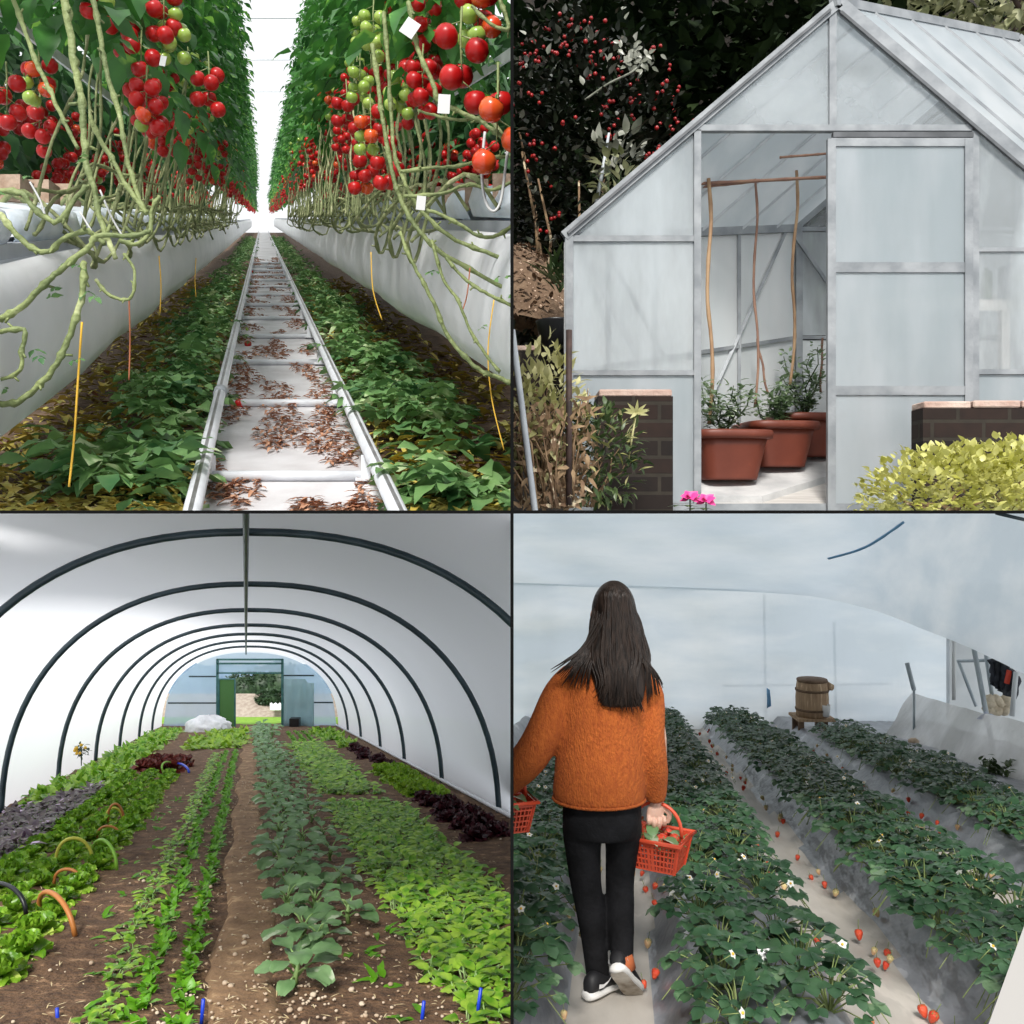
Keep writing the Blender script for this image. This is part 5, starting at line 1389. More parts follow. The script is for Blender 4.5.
m_rag = pm('blue_white_rag', (.4, .45, .6), (.7, .7, .74), 20, .8)
tag(mb.build('tied_rag', m_rag), 'bluish rag tied to the long frame pole', 'rag')
m_tape = pm('blue_tape', (.22, .48, .78), rough=.4)
rows = span([P(827, 558, 10.1), P(865, 546, 9.6), P(903, 521, 9.0)], [P(829, 559.6, 10.1), P(867, 547.8, 9.6), P(905, 523, 9.0)], 20, 1, .01, 3)
tag(solid(MB().grid(rows).build('blue_tape_strip', m_tape), .004), 'torn blue tape strip on the roof film', 'tape')
rows = span([P(767, 688, 12.9), P(770, 690, 12.9)], [P(767, 708, 12.9), P(771, 706, 12.9)], 3, 3, .02, 1)
tag(solid(MB().grid(rows).build('blue_rag', m_tape), .01), 'small blue rag hanging on the upright pole left of the bucket', 'rag')

# old wooden bucket on a stool, white cup
YB = 11.6; sB = YB / F
m_oldw = pm('weathered_staves', (.3, .2, .12), (.6, .45, .3), 5, .8, bump=.5, stretch=(6, 6, .8), c3=(.45, .31, .19))
m_oldw2 = pm('dark_band', (.1, .06, .035), (.17, .11, .07), 9, .8)
st = thing('stool', 'small wooden stool carrying the old bucket among the strawberry plants', 'stool', P(812, 732, YB))
o = MB().box((0, 0, 15 * sB), (37 * sB, .42, 2.6 * sB)).build('seat', m_oldw, st, False)
for x, y in ((-15, -.16), (9, -.14), (-13, .16), (10, .16)): MB().box((x * sB, y, 6 * sB), (5 * sB, .06, 18 * sB)).build('leg', m_oldw2, st, False)
bk = thing('wooden_bucket', 'old brown wooden stave bucket with a spout standing on the stool', 'bucket', P(812, 715.5, YB))
mb = MB(); mb.lathe([(15.2 * sB, 0), (15.8 * sB, 8 * sB), (16 * sB, 18 * sB), (15.4 * sB, 29 * sB), (14.6 * sB, 35 * sB), (13.4 * sB, 35 * sB), (13.2 * sB, 6 * sB)], 24); mb.build('staves', m_oldw, bk, True)
for z in (7, 26): MB().lathe([(16.2 * sB, (z - 1.2) * sB), (16.5 * sB, z * sB), (16.2 * sB, (z + 1.2) * sB), (15.6 * sB, z * sB)], 24).build('band', m_oldw2, bk, True)
MB().lathe([(14.9 * sB, 34.4 * sB), (15.2 * sB, 35.4 * sB), (14.7 * sB, 36.8 * sB), (1 * sB, 37 * sB)], 24).build('lid', m_oldw2, bk, True)
mb = MB(); mb.tube([(12 * sB, -.05, 31 * sB), (19.5 * sB, -.05, 28.5 * sB)], [5 * sB, 3 * sB], 10); mb.build('spout', m_oldw, bk, True)
m_cup = pm('white_cup', (.85, .86, .86), rough=.4)
MBc = MB().lathe([(3.2 * sB, 0), (4.2 * sB, 9.5 * sB), (4.3 * sB, 11.5 * sB), (3.9 * sB, 11.5 * sB), (3.0 * sB, 1.5 * sB)], 18)
tag(MBc.build('cup', m_cup, None, True, P(826, 716.5, YB - .18)), 'white cup on the stool beside the wooden bucket', 'cup')

# ------------------------------------------------------------ strawberry plants
def trifol(mb, base, d, up, l, rnd, mat=0):
    d = V(d).normalized(); side = d.cross(V(up)).normalized(); up = side.cross(d).normalized()
    pr = [0, .62, .95, 1.0, .82, 0]
    for a in (-1, 0, 1):
        dd = d * (1 if a == 0 else .25) + side * a * 1.0 + up * (.1 if a else 0)
        mb.leaf(base, dd, up, l * (1 if a == 0 else .92), l * .85, 5, rnd.uniform(.15, .4), .22, mat, .025, pr)
def straw_mesh(seed, n=27, r=.17, h=.15):
    rnd = random.Random(seed); mb = MB()
    for k in range(n):
        a = k * 2.4 + rnd.uniform(-.3, .3); t = math.sqrt((k + .6) / n)
        tip = V((math.cos(a) * r * t, math.sin(a) * r * t, h * (1.12 - .6 * t * t) * rnd.uniform(.75, 1.15)))
        mid = V((tip.x * .45, tip.y * .45, tip.z * .75))
        mb.tube([V((0, 0, 0)), mid, tip], [.003, .0025, .002], 4, 1, False)
        trifol(mb, tip, V((math.cos(a) * (.3 + t), math.sin(a) * (.3 + t), .25 - .5 * t)) + rv(rnd, .25), V((0, 0, 1)), rnd.uniform(.04, .062), rnd)
    for k in range(5):                       # runners and fruit stalks
        a = rnd.uniform(0, 6.3); e = V((math.cos(a) * r * 1.15, math.sin(a) * r * 1.15, -.02))
        mb.tube([V((0, 0, .02)), e * .5 + V((0, 0, .12)), e], .002, 4, 1, False)
    return mb.mesh('foliage', [m_sleaf, m_sstem])
SM = [straw_mesh(s) for s in range(100, 106)]
def berry_mesh(mat):
    mb = MB(); mb.lathe([(.003, -.03), (.009, -.024), (.0155, -.008), (.017, .003), (.012, .012), (.002, .014)], 12)
    for k in range(6): mb.leaf((0, 0, .013), (math.cos(k * 1.05), math.sin(k * 1.05), .1), (0, 0, 1), .017, .008, 3, .3, .1, 1)
    mb.tube([(0, 0, .013), (.004, 0, .05)], .0015, 4, 1)
    return mb.mesh('strawberry', [mat, m_sstem])
ME_SB = [berry_mesh(m_sred), berry_mesh(m_spale)]
mb = MB()
for k in range(5): mb.leaf((0, 0, 0), (math.cos(k * 1.257), math.sin(k * 1.257), .25), (0, 0, 1), .017, .016, 4, .2, .2)
mb.blob((0, 0, .004), (.005, .005, .004), 6, 4, 1); mb.tube([(0, 0, 0), (0, .0, -.07)], .0015, 4, 2)
ME_FL = mb.mesh('flower', [m_petal, m_twy, m_sstem])
rq = random.Random(31)
BEDN = ('leftmost bed', 'bed right of the woman', 'middle bed', 'far right bed')
for b, bc in enumerate(BEDC):
    for j, off in enumerate((-.14, .14)):
        Y = 2.75 + .13 * j; i = 0
        while Y < (10.7 if b == 3 else 12.6):
            L = bc + off + rq.uniform(-.04, .04)
            if QA * Y + L > -.25 and P(0, 0, 0) is not None and (QA * Y + L) / Y < .72:
                i += 1
                gap = (b == 1 and j == 0 and abs(Y - 4.35) < .2) or (b == 1 and j == 1 and abs(Y - 3.7) < .12)
                if not gap:
                    root = thing('strawberry_plant', '%s strawberry plant, %s row of the %s' % (nth(i), ('left', 'right')[j], BEDN[b]), 'strawberry plant', Q(L, bed_h(L) - .01, Y), 'strawberry plants of the ' + BEDN[b])
                    root.rotation_euler = (0, 0, rq.uniform(0, 6.3)); sc = rq.uniform(.9, 1.2); 
                    obj('foliage', rq.choice(SM), root).scale = (sc, sc, sc * rq.uniform(.9, 1.15))
                    side = -1 if j == 0 else 1
                    rz = -root.rotation_euler.z
                    for k in range(rq.choice((0, 1, 2, 2, 3))):
                        dx = side * rq.uniform(.16, .27); dy = rq.uniform(-.14, .14)
                        hh = bed_h(L + dx) - bed_h(L) + rq.uniform(.03, .08) + QS * dy
                        p = Matrix.Rotation(rz, 3, 'Z') @ V((dx, dy, hh))
                        o = obj('strawberry', ME_SB[0 if rq.random() < .6 else 1], root, p)
                        s2 = rq.uniform(.75, 1.1); o.scale = (s2,) * 3; o.rotation_euler = (rq.uniform(-.4, .4), rq.uniform(-.4, .4), rq.uniform(0, 6))
                        o['label'] = 'red strawberry' if o.data is ME_SB[0] else 'pale unripe strawberry'
                    for k in range(rq.choice((0, 0, 1, 2))):
                        o = obj('flower', ME_FL, root, (rq.uniform(-.2, .2), rq.uniform(-.2, .2), rq.uniform(.15, .22))); o.rotation_euler = (rq.uniform(.3, 1.2), rq.uniform(-.5, .5), rq.uniform(0, 6))
            Y += rq.uniform(.27, .33) if Y < 7 else rq.uniform(.34, .44)
# bits on the ground
m_paper = pm('white_paper', (.9, .9, .9), rough=.7)
mb = MB(); rr = random.Random(4)
mb.grid([[P(757 + 5.5 * i + 2 * math.sin(j * 2), 949 + 6.5 * j + 2 * math.sin(i * 3), 3.12 + .03 * math.sin(i * 2 + j * 1.5)) for i in range(4)] for j in range(4)])
tag(solid(mb.build('paper_scrap', m_paper), .002), 'crumpled white paper scrap among the leaves of the bed right of the woman', 'paper')
shrub('weed', 'green weed tuft at the foot of the side curtain', 'weed', P(996, 780, 8.2), 71, .2, .2, 110, .09, m_dkg, None, None, .5, .5)
for k, (x, y, Y, s, lab) in enumerate(((959, 767, 9.3, .07, 'pale stone on the dark film near the side curtain'), (914, 746, 10.6, .07, 'small white lump at the start of the side curtain'))):
    mb = MB(); mb.blob((0, 0, s * .6), (s, s, s * .8), 9, 6, jit=.14, rnd=rr); tag(mb.build('stone', m_peb, None, True, P(x, y, Y)), lab, 'stone')
mb = MB(); a = [P(1040, 900, 2.4), P(980, 1030, 2.4)]; mb.hexa([P(985, 1034, 2.4), P(1060, 1034, 2.4), P(1060, 1034, 2.48), P(985, 1034, 2.48), P(1027, 918, 2.4), P(1060, 918, 2.4), P(1060, 918, 2.48), P(1027, 918, 2.48)])
o = tag(mb.build('white_board', pm('white_board_paint', (.42, .4, .38), rough=.6), smooth=False), 'blurred white board edge in the lower right corner', 'board')

# ------------------------------------------------------------ the woman
YW = 3.53; sW = YW / F
W = lambda px, py, dy=0.0: P(px, py, YW) + V((0, dy, 0))
m_knit = pm('orange_knit', (.36, .075, .01), (.46, .11, .015), 90, .9, bump=.6, bscale=190, stretch=(1, 1, .35))
m_jean = pm('black_jeans', (.006, .006, .007), (.012, .012, .014), 14, .85, bump=.3, bscale=50, spec=.2)
m_skin = pm('skin', (.62, .38, .28), (.68, .43, .33), 6, .5, sss=.08)
m_hair = pm('dark_brown_hair', (.008, .006, .005), (.032, .021, .016), 14, .38, bump=.25, bscale=90, stretch=(8, 8, .5), spec=.28)
m_shoe = pm('black_shoe', (.012, .012, .014), rough=.6); m_sole = pm('white_sole', (.72, .71, .68), (.8, .79, .77), 12, .6); m_solew = pm('worn_sole', (.16, .12, .08), (.66, .62, .55), 9, .8)
m_logo = pm('white_mark', (.85, .85, .85), rough=.5); m_sock = pm('rust_sock', (.45, .12, .04), rough=.8); m_collar = pm('pale_collar', (.7, .66, .6), rough=.8)
wo = thing('person', 'woman with long dark hair in orange sweater and black jeans, seen from behind', 'person', W(605, 985.5))
def remesh(mb, name, mat, vox, it=6, par=wo, fac=.5):
    me = mb.mesh(name + '_raw', mat); t = bpy.data.objects.new('t', me); COL.objects.link(t)
    r = t.modifiers.new('r', 'REMESH'); r.mode = 'VOXEL'; r.voxel_size = vox; r.use_smooth_shade = True
    s = t.modifiers.new('s', 'SMOOTH'); s.iterations = it; s.factor = fac
    bpy.context.view_layer.update()
    m2 = bpy.data.meshes.new_from_object(t.evaluated_get(bpy.context.evaluated_depsgraph_get())); m2.name = name
    if not m2.materials: m2.materials.append(mat)
    bpy.data.objects.remove(t); bpy.data.meshes.remove(me)
    m2.polygons.foreach_set('use_smooth', [True] * len(m2.polygons))
    o = obj(name, m2); o.parent = par; o.matrix_parent_inverse = Matrix.Translation(wo.location).inverted()
    return o
def wput(mb, name, mat, par=wo, smooth=True):
    o = mb.build(name, mat, None, smooth); o.parent = par; o.matrix_parent_inverse = Matrix.Translation(wo.location).inverted(); return o
def sec(px, py, hw, depth, dy=0.0): return (W(px, py, dy), hw * sW, depth)
# body: head, neck, torso, arms, legs, one continuous surface
bd = MB()
bd.blob(W(613, 612, .0), (.078, .098, .118), 24, 16)
bd.blob(W(613, 626, .055), (.055, .05, .07), 16, 10)
bd.blob(W(613, 618, .106), (.014, .02, .022), 10, 8)                                   # nose
for dx in (-1, 1): bd.blob(W(613 + dx * 19.6, 616, .0), (.014, .03, .032), 10, 8)      # ears
bd.blob(W(613, 630, .1), (.024, .012, .009), 10, 6)                                   # mouth
bd.tube([W(612, 630, .0), W(609, 664, -.01)], [.05, .056], 14)
bd.loft([sec(608, 658, 26, .06), sec(607, 668, 40, .085), sec(606, 690, 42, .1), sec(604, 730, 39, .1), sec(602, 760, 36, .095), sec(601, 790, 38, .1), sec(602, 812, 37, .105), sec(602, 826, 35, .1)], 20)
bd.tube([W(572, 674), W(545, 728, -.02), W(520, 770, .05), W(502, 792, .1)], [.05, .045, .04, .028], 12)
bd.tube([W(646, 674), W(655, 738, -.02), W(660, 782, .03), W(660, 806, .05)], [.05, .043, .036, .026], 12)
bd.tube([W(583, 826), W(587, 890, .01), W(595, 935, -.02), W(597, 972, -.02)], [.045, .034, .03, .026], 12)
bd.tube([W(621, 826), W(619, 890, .03), W(618, 926, -.02), W(618, 952, -.08)], [.042, .032, .03, .026], 12)
body = remesh(bd, 'body', m_skin, .009, 5)
# eyes and brows on the face (turned away from us)
mb = MB()
for dx in (-1, 1): mb.blob(W(613 + dx * 8, 614, .094), (.012, .008, .009), 10, 6)
wput(mb, 'eyes', m_logo)
# right hand closed over the basket handle: palm, four fingers, thumb
hand = MB()
hc = W(658, 811, .05)
hand.loft([(hc + V((.006, 0, .02)), .026, .018), (hc + V((.0, 0, -.005)), .034, .02), (hc + V((-.004, 0, -.03)), .036, .019), (hc + V((-.004, .002, -.045)), .033, .016)], 12)
for k in range(4):
    x = -.031 + .0205 * k; ln = (.9, 1.05, 1.0, .85)[3 - k]
    hand.tube(catmull([hc + V((x, -.006, -.036)), hc + V((x, -.02, -.056 * ln)), hc + V((x + .001, -.006, -.076 * ln)), hc + V((x + .002, .018, -.07 * ln)), hc + V((x + .002, .026, -.05))], 3), [.0092] * 6 + [.0088] * 4 + [.008] * 3, 8)
hand.tube(catmull([hc + V((.03, .004, -.004)), hc + V((.05, -.002, -.022)), hc + V((.052, .0, -.045)), hc + V((.044, .004, -.064))], 3), [.013, .0125, .012, .0115, .011, .0105, .0105, .01, .0095, .009], 8)
remesh(hand, 'hand', m_skin, .0026, 2)
# clothing
sw = MB()
sw.loft([sec(606, 658, 22, .06), sec(606, 663, 36, .085), sec(606, 672, 45, .105), sec(605.5, 690, 47, .122), sec(604, 715, 46.5, .13), sec(602, 745, 46, .133), sec(600, 775, 46, .138), sec(599, 790, 46.5, .14), sec(599, 799, 45.5, .138)], 28)
sw.tube(catmull([W(576, 676, 0), W(560, 694, -.01), W(545, 728, -.03), W(531, 754, -.02), W(514, 776, .03), W(498, 798, .09)], 3), [.062, .064, .066, .068, .07, .071, .072, .072, .072, .072, .071, .07, .066, .06, .053, .046], 18)
sw.tube(catmull([W(640, 676, 0), W(650, 696, -.01), W(650, 730, -.03), W(652, 755, -.02), W(655, 780, .02), W(657.5, 803, .045)], 3), [.058, .058, .056, .054, .054, .054, .053, .053, .054, .055, .056, .057, .054, .05, .045, .04], 18)
sweater = remesh(sw, 'sweater', m_knit, .009, 5)
mb = MB()
for y, r in ((800, .046), (804, .044)): pass
rows = []
for k in range(25):
    q = 2 * PI * k / 24; rows.append(W(599, 798, 0) + V((46.0 * sW * math.cos(q), .141 * math.sin(q), 0)))
mb.tube(rows, .006, 6); wput(mb, 'hem', m_knit)
mb = MB(); mb.tube(catmull([W(584, 653, -.055), W(592, 656, -.075), W(600, 658, -.085), W(612, 659, -.088)], 4), .009, 6); wput(mb, 'collar', m_collar)
# folds of the sleeve seams
mb = MB(); mb.tube(catmull([W(632, 668, -.1), W(633, 690, -.125), W(632, 710, -.135), W(634, 722, -.12)], 4), .004, 6); mb.tube(catmull([W(563, 680, -.09), W(557, 690, -.1), W(550, 700, -.1)], 4), .004, 6)
tr = MB()
tr.loft([sec(602, 798, 39, .115), sec(602, 812, 40, .122), sec(602, 824, 39.5, .125), sec(602, 834, 37, .12)], 22)
def leg(pts, rad): 
    tr.tube(catmull(pts, 3), rad, 18)
leg([W(582, 826), W(583, 850, 0), W(586, 884, .005), W(590.5, 912, -.01), W(594, 940, -.02), W(598, 980, -.02)], [.08, .078, .075, .071, .068, .065, .062, .06, .058, .057, .055, .053, .051, .049, .047, .044])
leg([W(623, 826), W(622.5, 850, .02), W(621, 884, .04), W(620.5, 908, .0), W(620, 930, -.05), W(619.5, 952, -.09)], [.078, .075, .07, .066, .063, .06, .058, .057, .056, .055, .053, .051, .049, .047, .045, .043])
remesh(tr, 'trousers', m_jean, .008, 16)
mb = MB(); mb.tube([W(598, 966, -.015), W(599, 981, -.01)], [.034, .036], 12); wput(mb, 'sock', m_sock)
mb = MB(); mb.tube([W(620, 944, -.09), W(623, 957, -.1)], [.038, .038], 12); wput(mb, 'sock', m_sock)
# shoes
def shoe(org, fx, up, label, worn):
    if not worn: org.z = QS * org.y - QH + .012
    fx = V(fx).normalized(); up = V(up); sy = up.cross(fx).normalized(); up = fx.cross(sy).normalized()
    def at(x, y, z): return org + fx * x + sy * y + up * z
    so = MB(); secs = [(-.064, .016, 0), (-.058, .026, 0), (-.045, .034, 0), (-.01, .038, 0), (.05, .038, 0), (.1, .045, 0), (.14, .045, .002), (.17, .037, .005), (.19, .025, .009), (.198, .01, .012)]
    so.loft([(at(x, 0, z + .016), w, .018 if 0 < k_ < 9 else .012, sy, up) for k_, (x, w, z) in enumerate(secs)], 20)
    wput(so, 'sole', m_sole)
    if worn:
        tr_ = MB(); tr_.grid([[at(x, -w * .85, z - .0035), at(x, 0, z - .006), at(x, w * .85, z - .0035)] for x, w, z in secs[1:-1]]); wput(solid(tr_.build('x', m_solew), .002) if 0 else tr_, 'tread', m_solew)
    upm = MB(); l = []
    for x, w, zt in ((-.06, .012, .05), (-.057, .02, .07), (-.046, .029, .088), (-.02, .034, .096), (.01, .035, .094), (.045, .036, .08), (.08, .039, .06), (.12, .041, .047), (.16, .036, .038), (.185, .02, .03)):
        l.append((at(x, 0, (zt + .02) / 2), w, (zt - .016) / 2, sy, up))
    upm.loft(l, 18); wput(upm, 'shoe', m_shoe)
    lg = MB()
    for s_ in (1, -1):
        pr = [(.0, .042), (.03, .04), (.06, .05), (.1, .066)]
        r1 = [at(x - .035, s_ * (.0385, .0385, .0395, .033)[i], z + .004) for i, (x, z) in enumerate(pr)]; r2 = [at(x - .033, s_ * (.0375, .038, .038, .03)[i], z + .004 + .017 * (1 - i / 3.2)) for i, (x, z) in enumerate(pr)]
        lg.grid([r1, r2])
    wput(solid(lg.build('z', m_logo), .003) if 0 else lg, 'shoe_mark', m_logo)
shoe(W(594, 994.5, -.06), V((.85, 1, -.13)), (0, 0, 1), 'left', False)
shoe(W(617.5, 960, -.135), V((.34, .52, -.62)), V((.02, .72, .62)), 'right', True)

# hair: cap, long fall and separate strands
hr = MB(); rr = random.Random(17)
hr.blob(W(613.5, 612, -.012), (.088, .108, .126), 26, 18)
hr.loft([sec(614, 598, 19, .085, -.02), sec(614.5, 612, 22, .09, -.03), sec(615, 628, 25.5, .078, -.05), sec(615, 642, 29, .068, -.07), sec(614, 656, 31, .056, -.088), sec(616, 672, 27, .042, -.112), sec(617, 690, 23, .03, -.128), sec(617, 700, 19, .018, -.134)], 24)
hair = remesh(hr, 'hair', m_hair, .009, 5)
st = MB()
def lock(p, r0, n=5): 
    q = catmull(p, 4); N_ = len(q); st.tube(q, [r0 * (1.0 if i < N_ * .6 else max(.12, 1 - (i - N_ * .6) / (N_ * .42))) for i in range(N_)], n, 0, True, .55)
for i in range(230):
    u = rr.uniform(-1, 1); a = u * 1.35
    top = W(613.5 + 17.5 * math.sin(a) * .9, 587 + 9 * (1 - math.cos(a)) + rr.uniform(0, 10), -.085 * math.cos(a) - .02)
    w1 = W(614 + 25 * u, 622 + rr.uniform(-4, 4), -.05 - .075 * (1 - u * u))
    w2 = W(615 + 30 * u + rr.uniform(-2, 2), 652, -.09 - .06 * (1 - u * u))
    if u < -.55 and rr.random() < .8:
        k = rr.random(); ex = 548 + 38 * k + rr.uniform(-3, 3); ey = 667 + 16 * min(1, k * 2.2) * rr.random() - 3 * (1 - k) + 6 * k
        w2 = W(591 - 12 * (1 - k), 645 + 6 * k, -.1); end = W(ex, ey, -.12); m2 = W((591 - 12 * (1 - k) + ex) / 2 - 1, (648 + ey) / 2 - 1, -.135)
    elif u > .72:
        k = rr.random(); end = W(640 + 19 * k, 700 - 26 * k * rr.uniform(.4, 1), -.11); m2 = W(640 + 12 * k, 668, -.13)
    else:
        ex = 596 + 42 * (u + .6) / 1.35 + rr.uniform(-4, 4); end = W(ex, 700 + rr.uniform(-16, 6) - (8 if ex < 606 else 0), -.155); m2 = W(614 + 25 * u * .9 + rr.uniform(-2, 2), 675, -.15 - .015 * (1 - u * u))
    lock([top, w1, w2, m2, end], rr.uniform(.0055, .0095))
o = wput(st, 'hair_strands', m_hair, hair); o.matrix_parent_inverse = Matrix.Translation(wo.location).inverted() @ Matrix.Identity(4)
o.parent = hair; o.matrix_parent_inverse = Matrix.Identity(4)

# baskets
m_bask = pm('orange_red_plastic', (.66, .075, .03), (.74, .1, .045), 5, .4)
def basket(c, lab, rot, fill=True):
    root = thing('basket', lab, 'basket', c, 'picking baskets'); root.rotation_euler.z = rot
    hw, hd, h = .115, .085, .125; bw, bdp = .09, .062
    mb = MB()
    def wall(x0, y0, x1, y1, X0, Y0, X1, Y1):        # bottom edge, top edge: lattice of slats
        a, b = V((x0, y0, 0)), V((x1, y1, 0)); c_, d = V((X0, Y0, h)), V((X1, Y1, h))
        n = 13; nrm = (b - a).cross(V((0, 0, 1))).normalized()
        for i in range(n + 1):
            t = i / n; w = .0032 if i not in (0, n) else .009
            if 5.5 < i < 7.5: w = .007
            mb.bar(a.lerp(b, t), c_.lerp(d, t), w * 1.7, .003, (b - a).normalized())
        for s_ in (0.02, .2, .38, .56, .74, .9, .97): mb.bar(a.lerp(c_, s_), b.lerp(d, s_), .006 if s_ < .8 else .014, .003, V((0, 0, 1)))
    wall(-bw, -bdp, bw, -bdp, -hw, -hd, hw, -hd); wall(bw, -bdp, bw, bdp, hw, -hd, hw, hd); wall(bw, bdp, -bw, bdp, hw, hd, -hw, hd); wall(-bw, bdp, -bw, -bdp, -hw, hd, -hw, -hd)
    mb.build('lattice_body', m_bask, root, False)
    MB().box((0, 0, .002), (2 * bw, 2 * bdp, .005)).build('base', m_bask, root, False)
    mb = MB(); mb.tube([V((x, y, h)) for x, y in ((-hw - .012, -hd - .012), (hw + .012, -hd - .012), (hw + .012, hd + .012), (-hw - .012, hd + .012), (-hw - .012, -hd - .012))], .0075, 8); mb.build('rim', m_bask, root)
    mb = MB(); mb.tube([V((.102 * math.cos(PI * i / 16), 0, h + .0 + .125 * math.sin(PI * i / 16) ** .8)) for i in range(17)], .0075, 8); mb.build('handle', m_bask, root)
    rnd = random.Random(3); sh = 'basket in her right hand' if fill else 'basket at the left edge'
    for k in range(14):
        o = obj('picked_strawberry', ME_SB[0], None, V(c) + Matrix.Rotation(rot, 3, 'Z') @ V((rnd.uniform(-.075, .075), rnd.uniform(-.05, .05), .085 + rnd.uniform(0, .04)))); o.rotation_euler = (rnd.uniform(0, 3), rnd.uniform(0, 3), 0); o.scale = (1.3,) * 3
        tag(o, 'red strawberry picked into the ' + sh, 'strawberry', 'strawberries in the ' + sh)
    for k in range(5):
        mb = MB(); mb.leaf((0, 0, 0), (rnd.uniform(-1, 1), rnd.uniform(-1, .2), .3), (0, 0, 1), .09, .05, 5, .4, .25)
        o = mb.build('picked_leaf', m_brass, None, True, V(c) + V((rnd.uniform(-.06, .06), rnd.uniform(-.05, .02), .125))); tag(o, 'grey green leaf lying on the berries in the ' + sh, 'leaf', 'leaves in the ' + sh)
basket(W(659, 870.5, .05), 'orange red lattice basket in her right hand', -.5)
basket(W(501, 838, .1), 'orange red lattice basket cut off at the left edge', .3, False)
# ============================================================ divider walls, clipping, light, camera
CUR[0] = 'div'
m_div = pm('black_divider', (.004, .004, .004), rough=.9, spec=.1)
mb = MB(); mb.box((0, 3.0, 0), (2 * HALF, 2.0, 3.4)); structure(mb.build('trim_divider', m_div, smooth=False))
mb = MB(); mb.box((-1.0 + 0, 2.15, 0), (2 - 2 * HALF, .3, 2 * HALF)); structure(mb.build('trim_shelf_left', m_div, smooth=False))
mb = MB(); mb.box((1.0, 2.15, 0), (2 - 2 * HALF, .3, 2 * HALF)); structure(mb.build('trim_shelf_right', m_div, smooth=False))

def clip_panel(objs, sx, sz):
    """everything in one display ends where it meets the divider walls"""
    bpy.context.view_layer.update()
    dead = []
    for o in objs:
        if o.type != 'MESH': continue
        mw = o.matrix_world
        cs = [mw @ V(c) for c in o.bound_box]
        cut = []; gone = False
        for ax, sg in ((0, sx), (2, sz)):
            vals = [sg * c[ax] for c in cs]
            if max(vals) < HALF: gone = True
            elif min(vals) < HALF: cut.append((ax, sg))
        if gone: dead.append(o); continue
        if not cut: continue
        bm = bmesh.new(); bm.from_mesh(o.data); bm.transform(mw)
        for ax, sg in cut:
            n = V((0, 0, 0)); n[ax] = -sg; co = V((0, 0, 0)); co[ax] = sg * HALF
            bmesh.ops.bisect_plane(bm, geom=bm.verts[:] + bm.edges[:] + bm.faces[:], dist=1e-5, plane_co=co, plane_no=n, clear_outer=True)
        if len(bm.faces) == 0:
            bm.free(); dead.append(o); continue
        bm.transform(mw.inverted())
        me = o.data.copy(); bm.to_mesh(me); bm.free(); o.data = me
    dead = set(dead)
    kids = {}
    for o in dead:
        for ch in o.children: pass
    for o in list(dead):
        bpy.data.objects.remove(o)
    # plants left with no parts go too
    for _ in range(3):
        for o in list(bpy.data.objects):
            if o.type == 'EMPTY' and len(o.children) == 0: bpy.data.objects.remove(o)
def visible(o):
    pass
for nm, sx, sz in (('TL', -1, 1), ('TR', 1, 1), ('BL', -1, -1), ('BR', 1, -1)):
    if nm in PANEL: clip_panel(PANEL[nm], sx, sz)

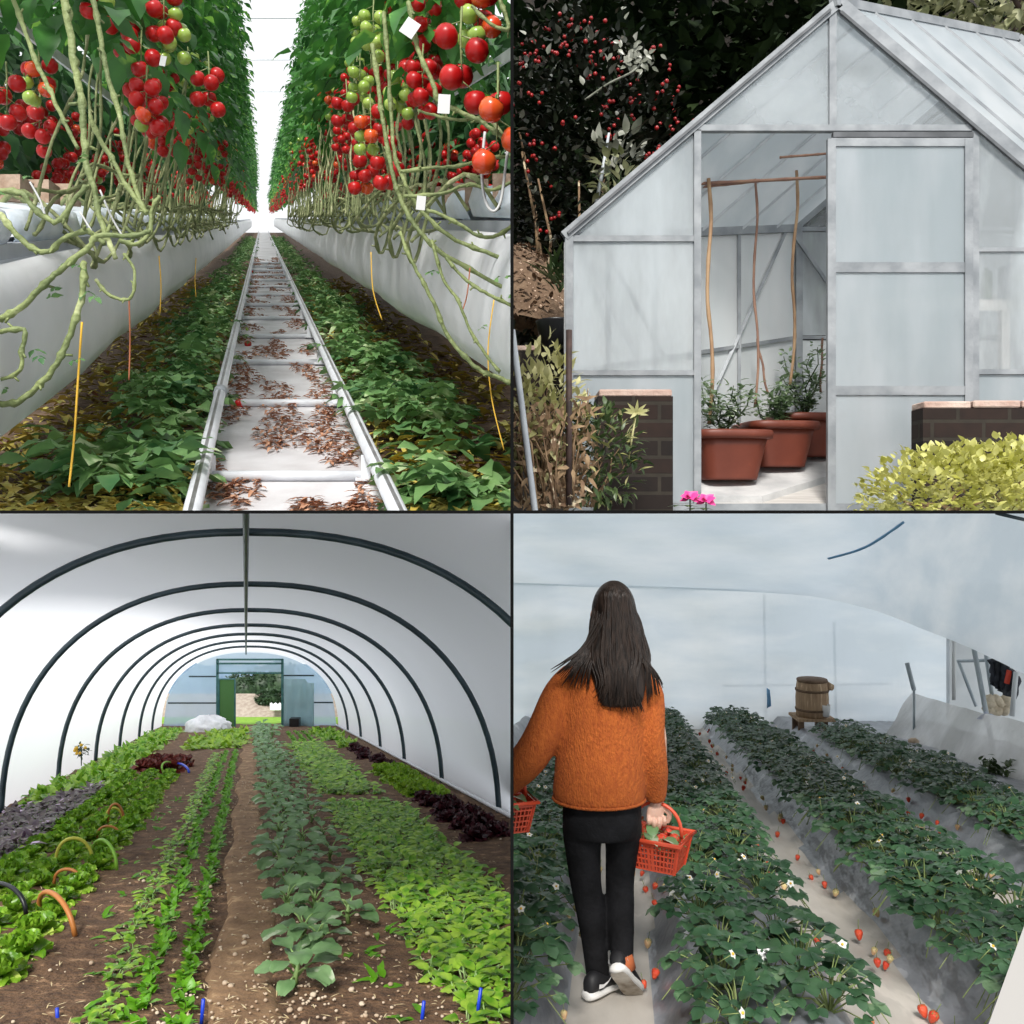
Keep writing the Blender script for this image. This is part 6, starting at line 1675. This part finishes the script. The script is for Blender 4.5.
# leave out whole repeats that stand outside the frame
bpy.context.view_layer.update()
LIM = 524 / F
def inside(o):
    if o.type == 'MESH':
        cs = [o.matrix_world @ V(c) for c in o.bound_box]
        cs = [c for c in cs if c.y > .3]
        if cs and min(c.x / c.y for c in cs) < LIM and max(c.x / c.y for c in cs) > -LIM and min(c.z / c.y for c in cs) < LIM and max(c.z / c.y for c in cs) > -LIM: return True
    return any(inside(c) for c in o.children)
def kill(o):
    for c in list(o.children): kill(c)
    bpy.data.objects.remove(o)
for o in [o for o in bpy.data.objects if o.parent is None and o.type in ('MESH', 'EMPTY') and o.get('kind') != 'structure']:
    if not inside(o): kill(o)
for o in [o for o in bpy.data.objects if o.parent is not None and o.name.split('.')[0] in ('tomato', 'strawberry', 'flower', 'berry', 'truss')]:
    try:
        if not inside(o): kill(o)
    except ReferenceError: pass

w = bpy.data.worlds.new('overcast_sky'); bpy.context.scene.world = w; w.use_nodes = True
nt = w.node_tree; N = nt.nodes; bg = N['Background']
tc = N.new('ShaderNodeTexCoord'); sp = N.new('ShaderNodeSeparateXYZ'); cr = N.new('ShaderNodeValToRGB')
mr = N.new('ShaderNodeMapRange'); mr.inputs['From Min'].default_value = -1; mr.inputs['From Max'].default_value = 1
nt.links.new(tc.outputs['Generated'], sp.inputs[0]); nt.links.new(sp.outputs[2], mr.inputs['Value']); nt.links.new(mr.outputs[0], cr.inputs['Fac']); nt.links.new(cr.outputs['Color'], bg.inputs['Color'])
e = cr.color_ramp.elements
e[0].position = .2; e[0].color = (.8, .83, .82, 1); e[1].position = .9; e[1].color = (1.0, 1.02, 1.06, 1)
x = e.new(.46); x.color = (.84, .9, .95, 1); x = e.new(.56); x.color = (.97, .99, 1.0, 1)
bg.inputs['Strength'].default_value = WORLD_S
sun = bpy.data.lights.new('sun', 'SUN'); sun.energy = SUN_E; sun.angle = math.radians(14); sun.color = (1, .97, .92)
so = bpy.data.objects.new('sun', sun); COL.objects.link(so)
d = V((SUN_X, 1.0, -SUN_Z)).normalized(); so.rotation_euler = d.to_track_quat('-Z', 'Y').to_euler(); so.location = (0, -3, 8)
cam = bpy.data.cameras.new('camera'); co = bpy.data.objects.new('camera', cam); COL.objects.link(co)
co.rotation_euler = (PI / 2, 0, 0); cam.sensor_width = 36; cam.lens = 36 * F / 1024; cam.clip_end = 400; cam.clip_start = .02
sc = bpy.context.scene; sc.camera = co
sc.view_settings.view_transform = 'Standard'; sc.view_settings.look = 'None'; sc.view_settings.gamma = 1; sc.view_settings.use_curve_mapping = False
sc.view_settings.exposure = EXPO
sc.cycles.max_bounces = 10; sc.cycles.diffuse_bounces = 5; sc.cycles.transparent_max_bounces = 24; sc.cycles.transmission_bounces = 8; sc.cycles.glossy_bounces = 3
sc.cycles.sample_clamp_indirect = 6
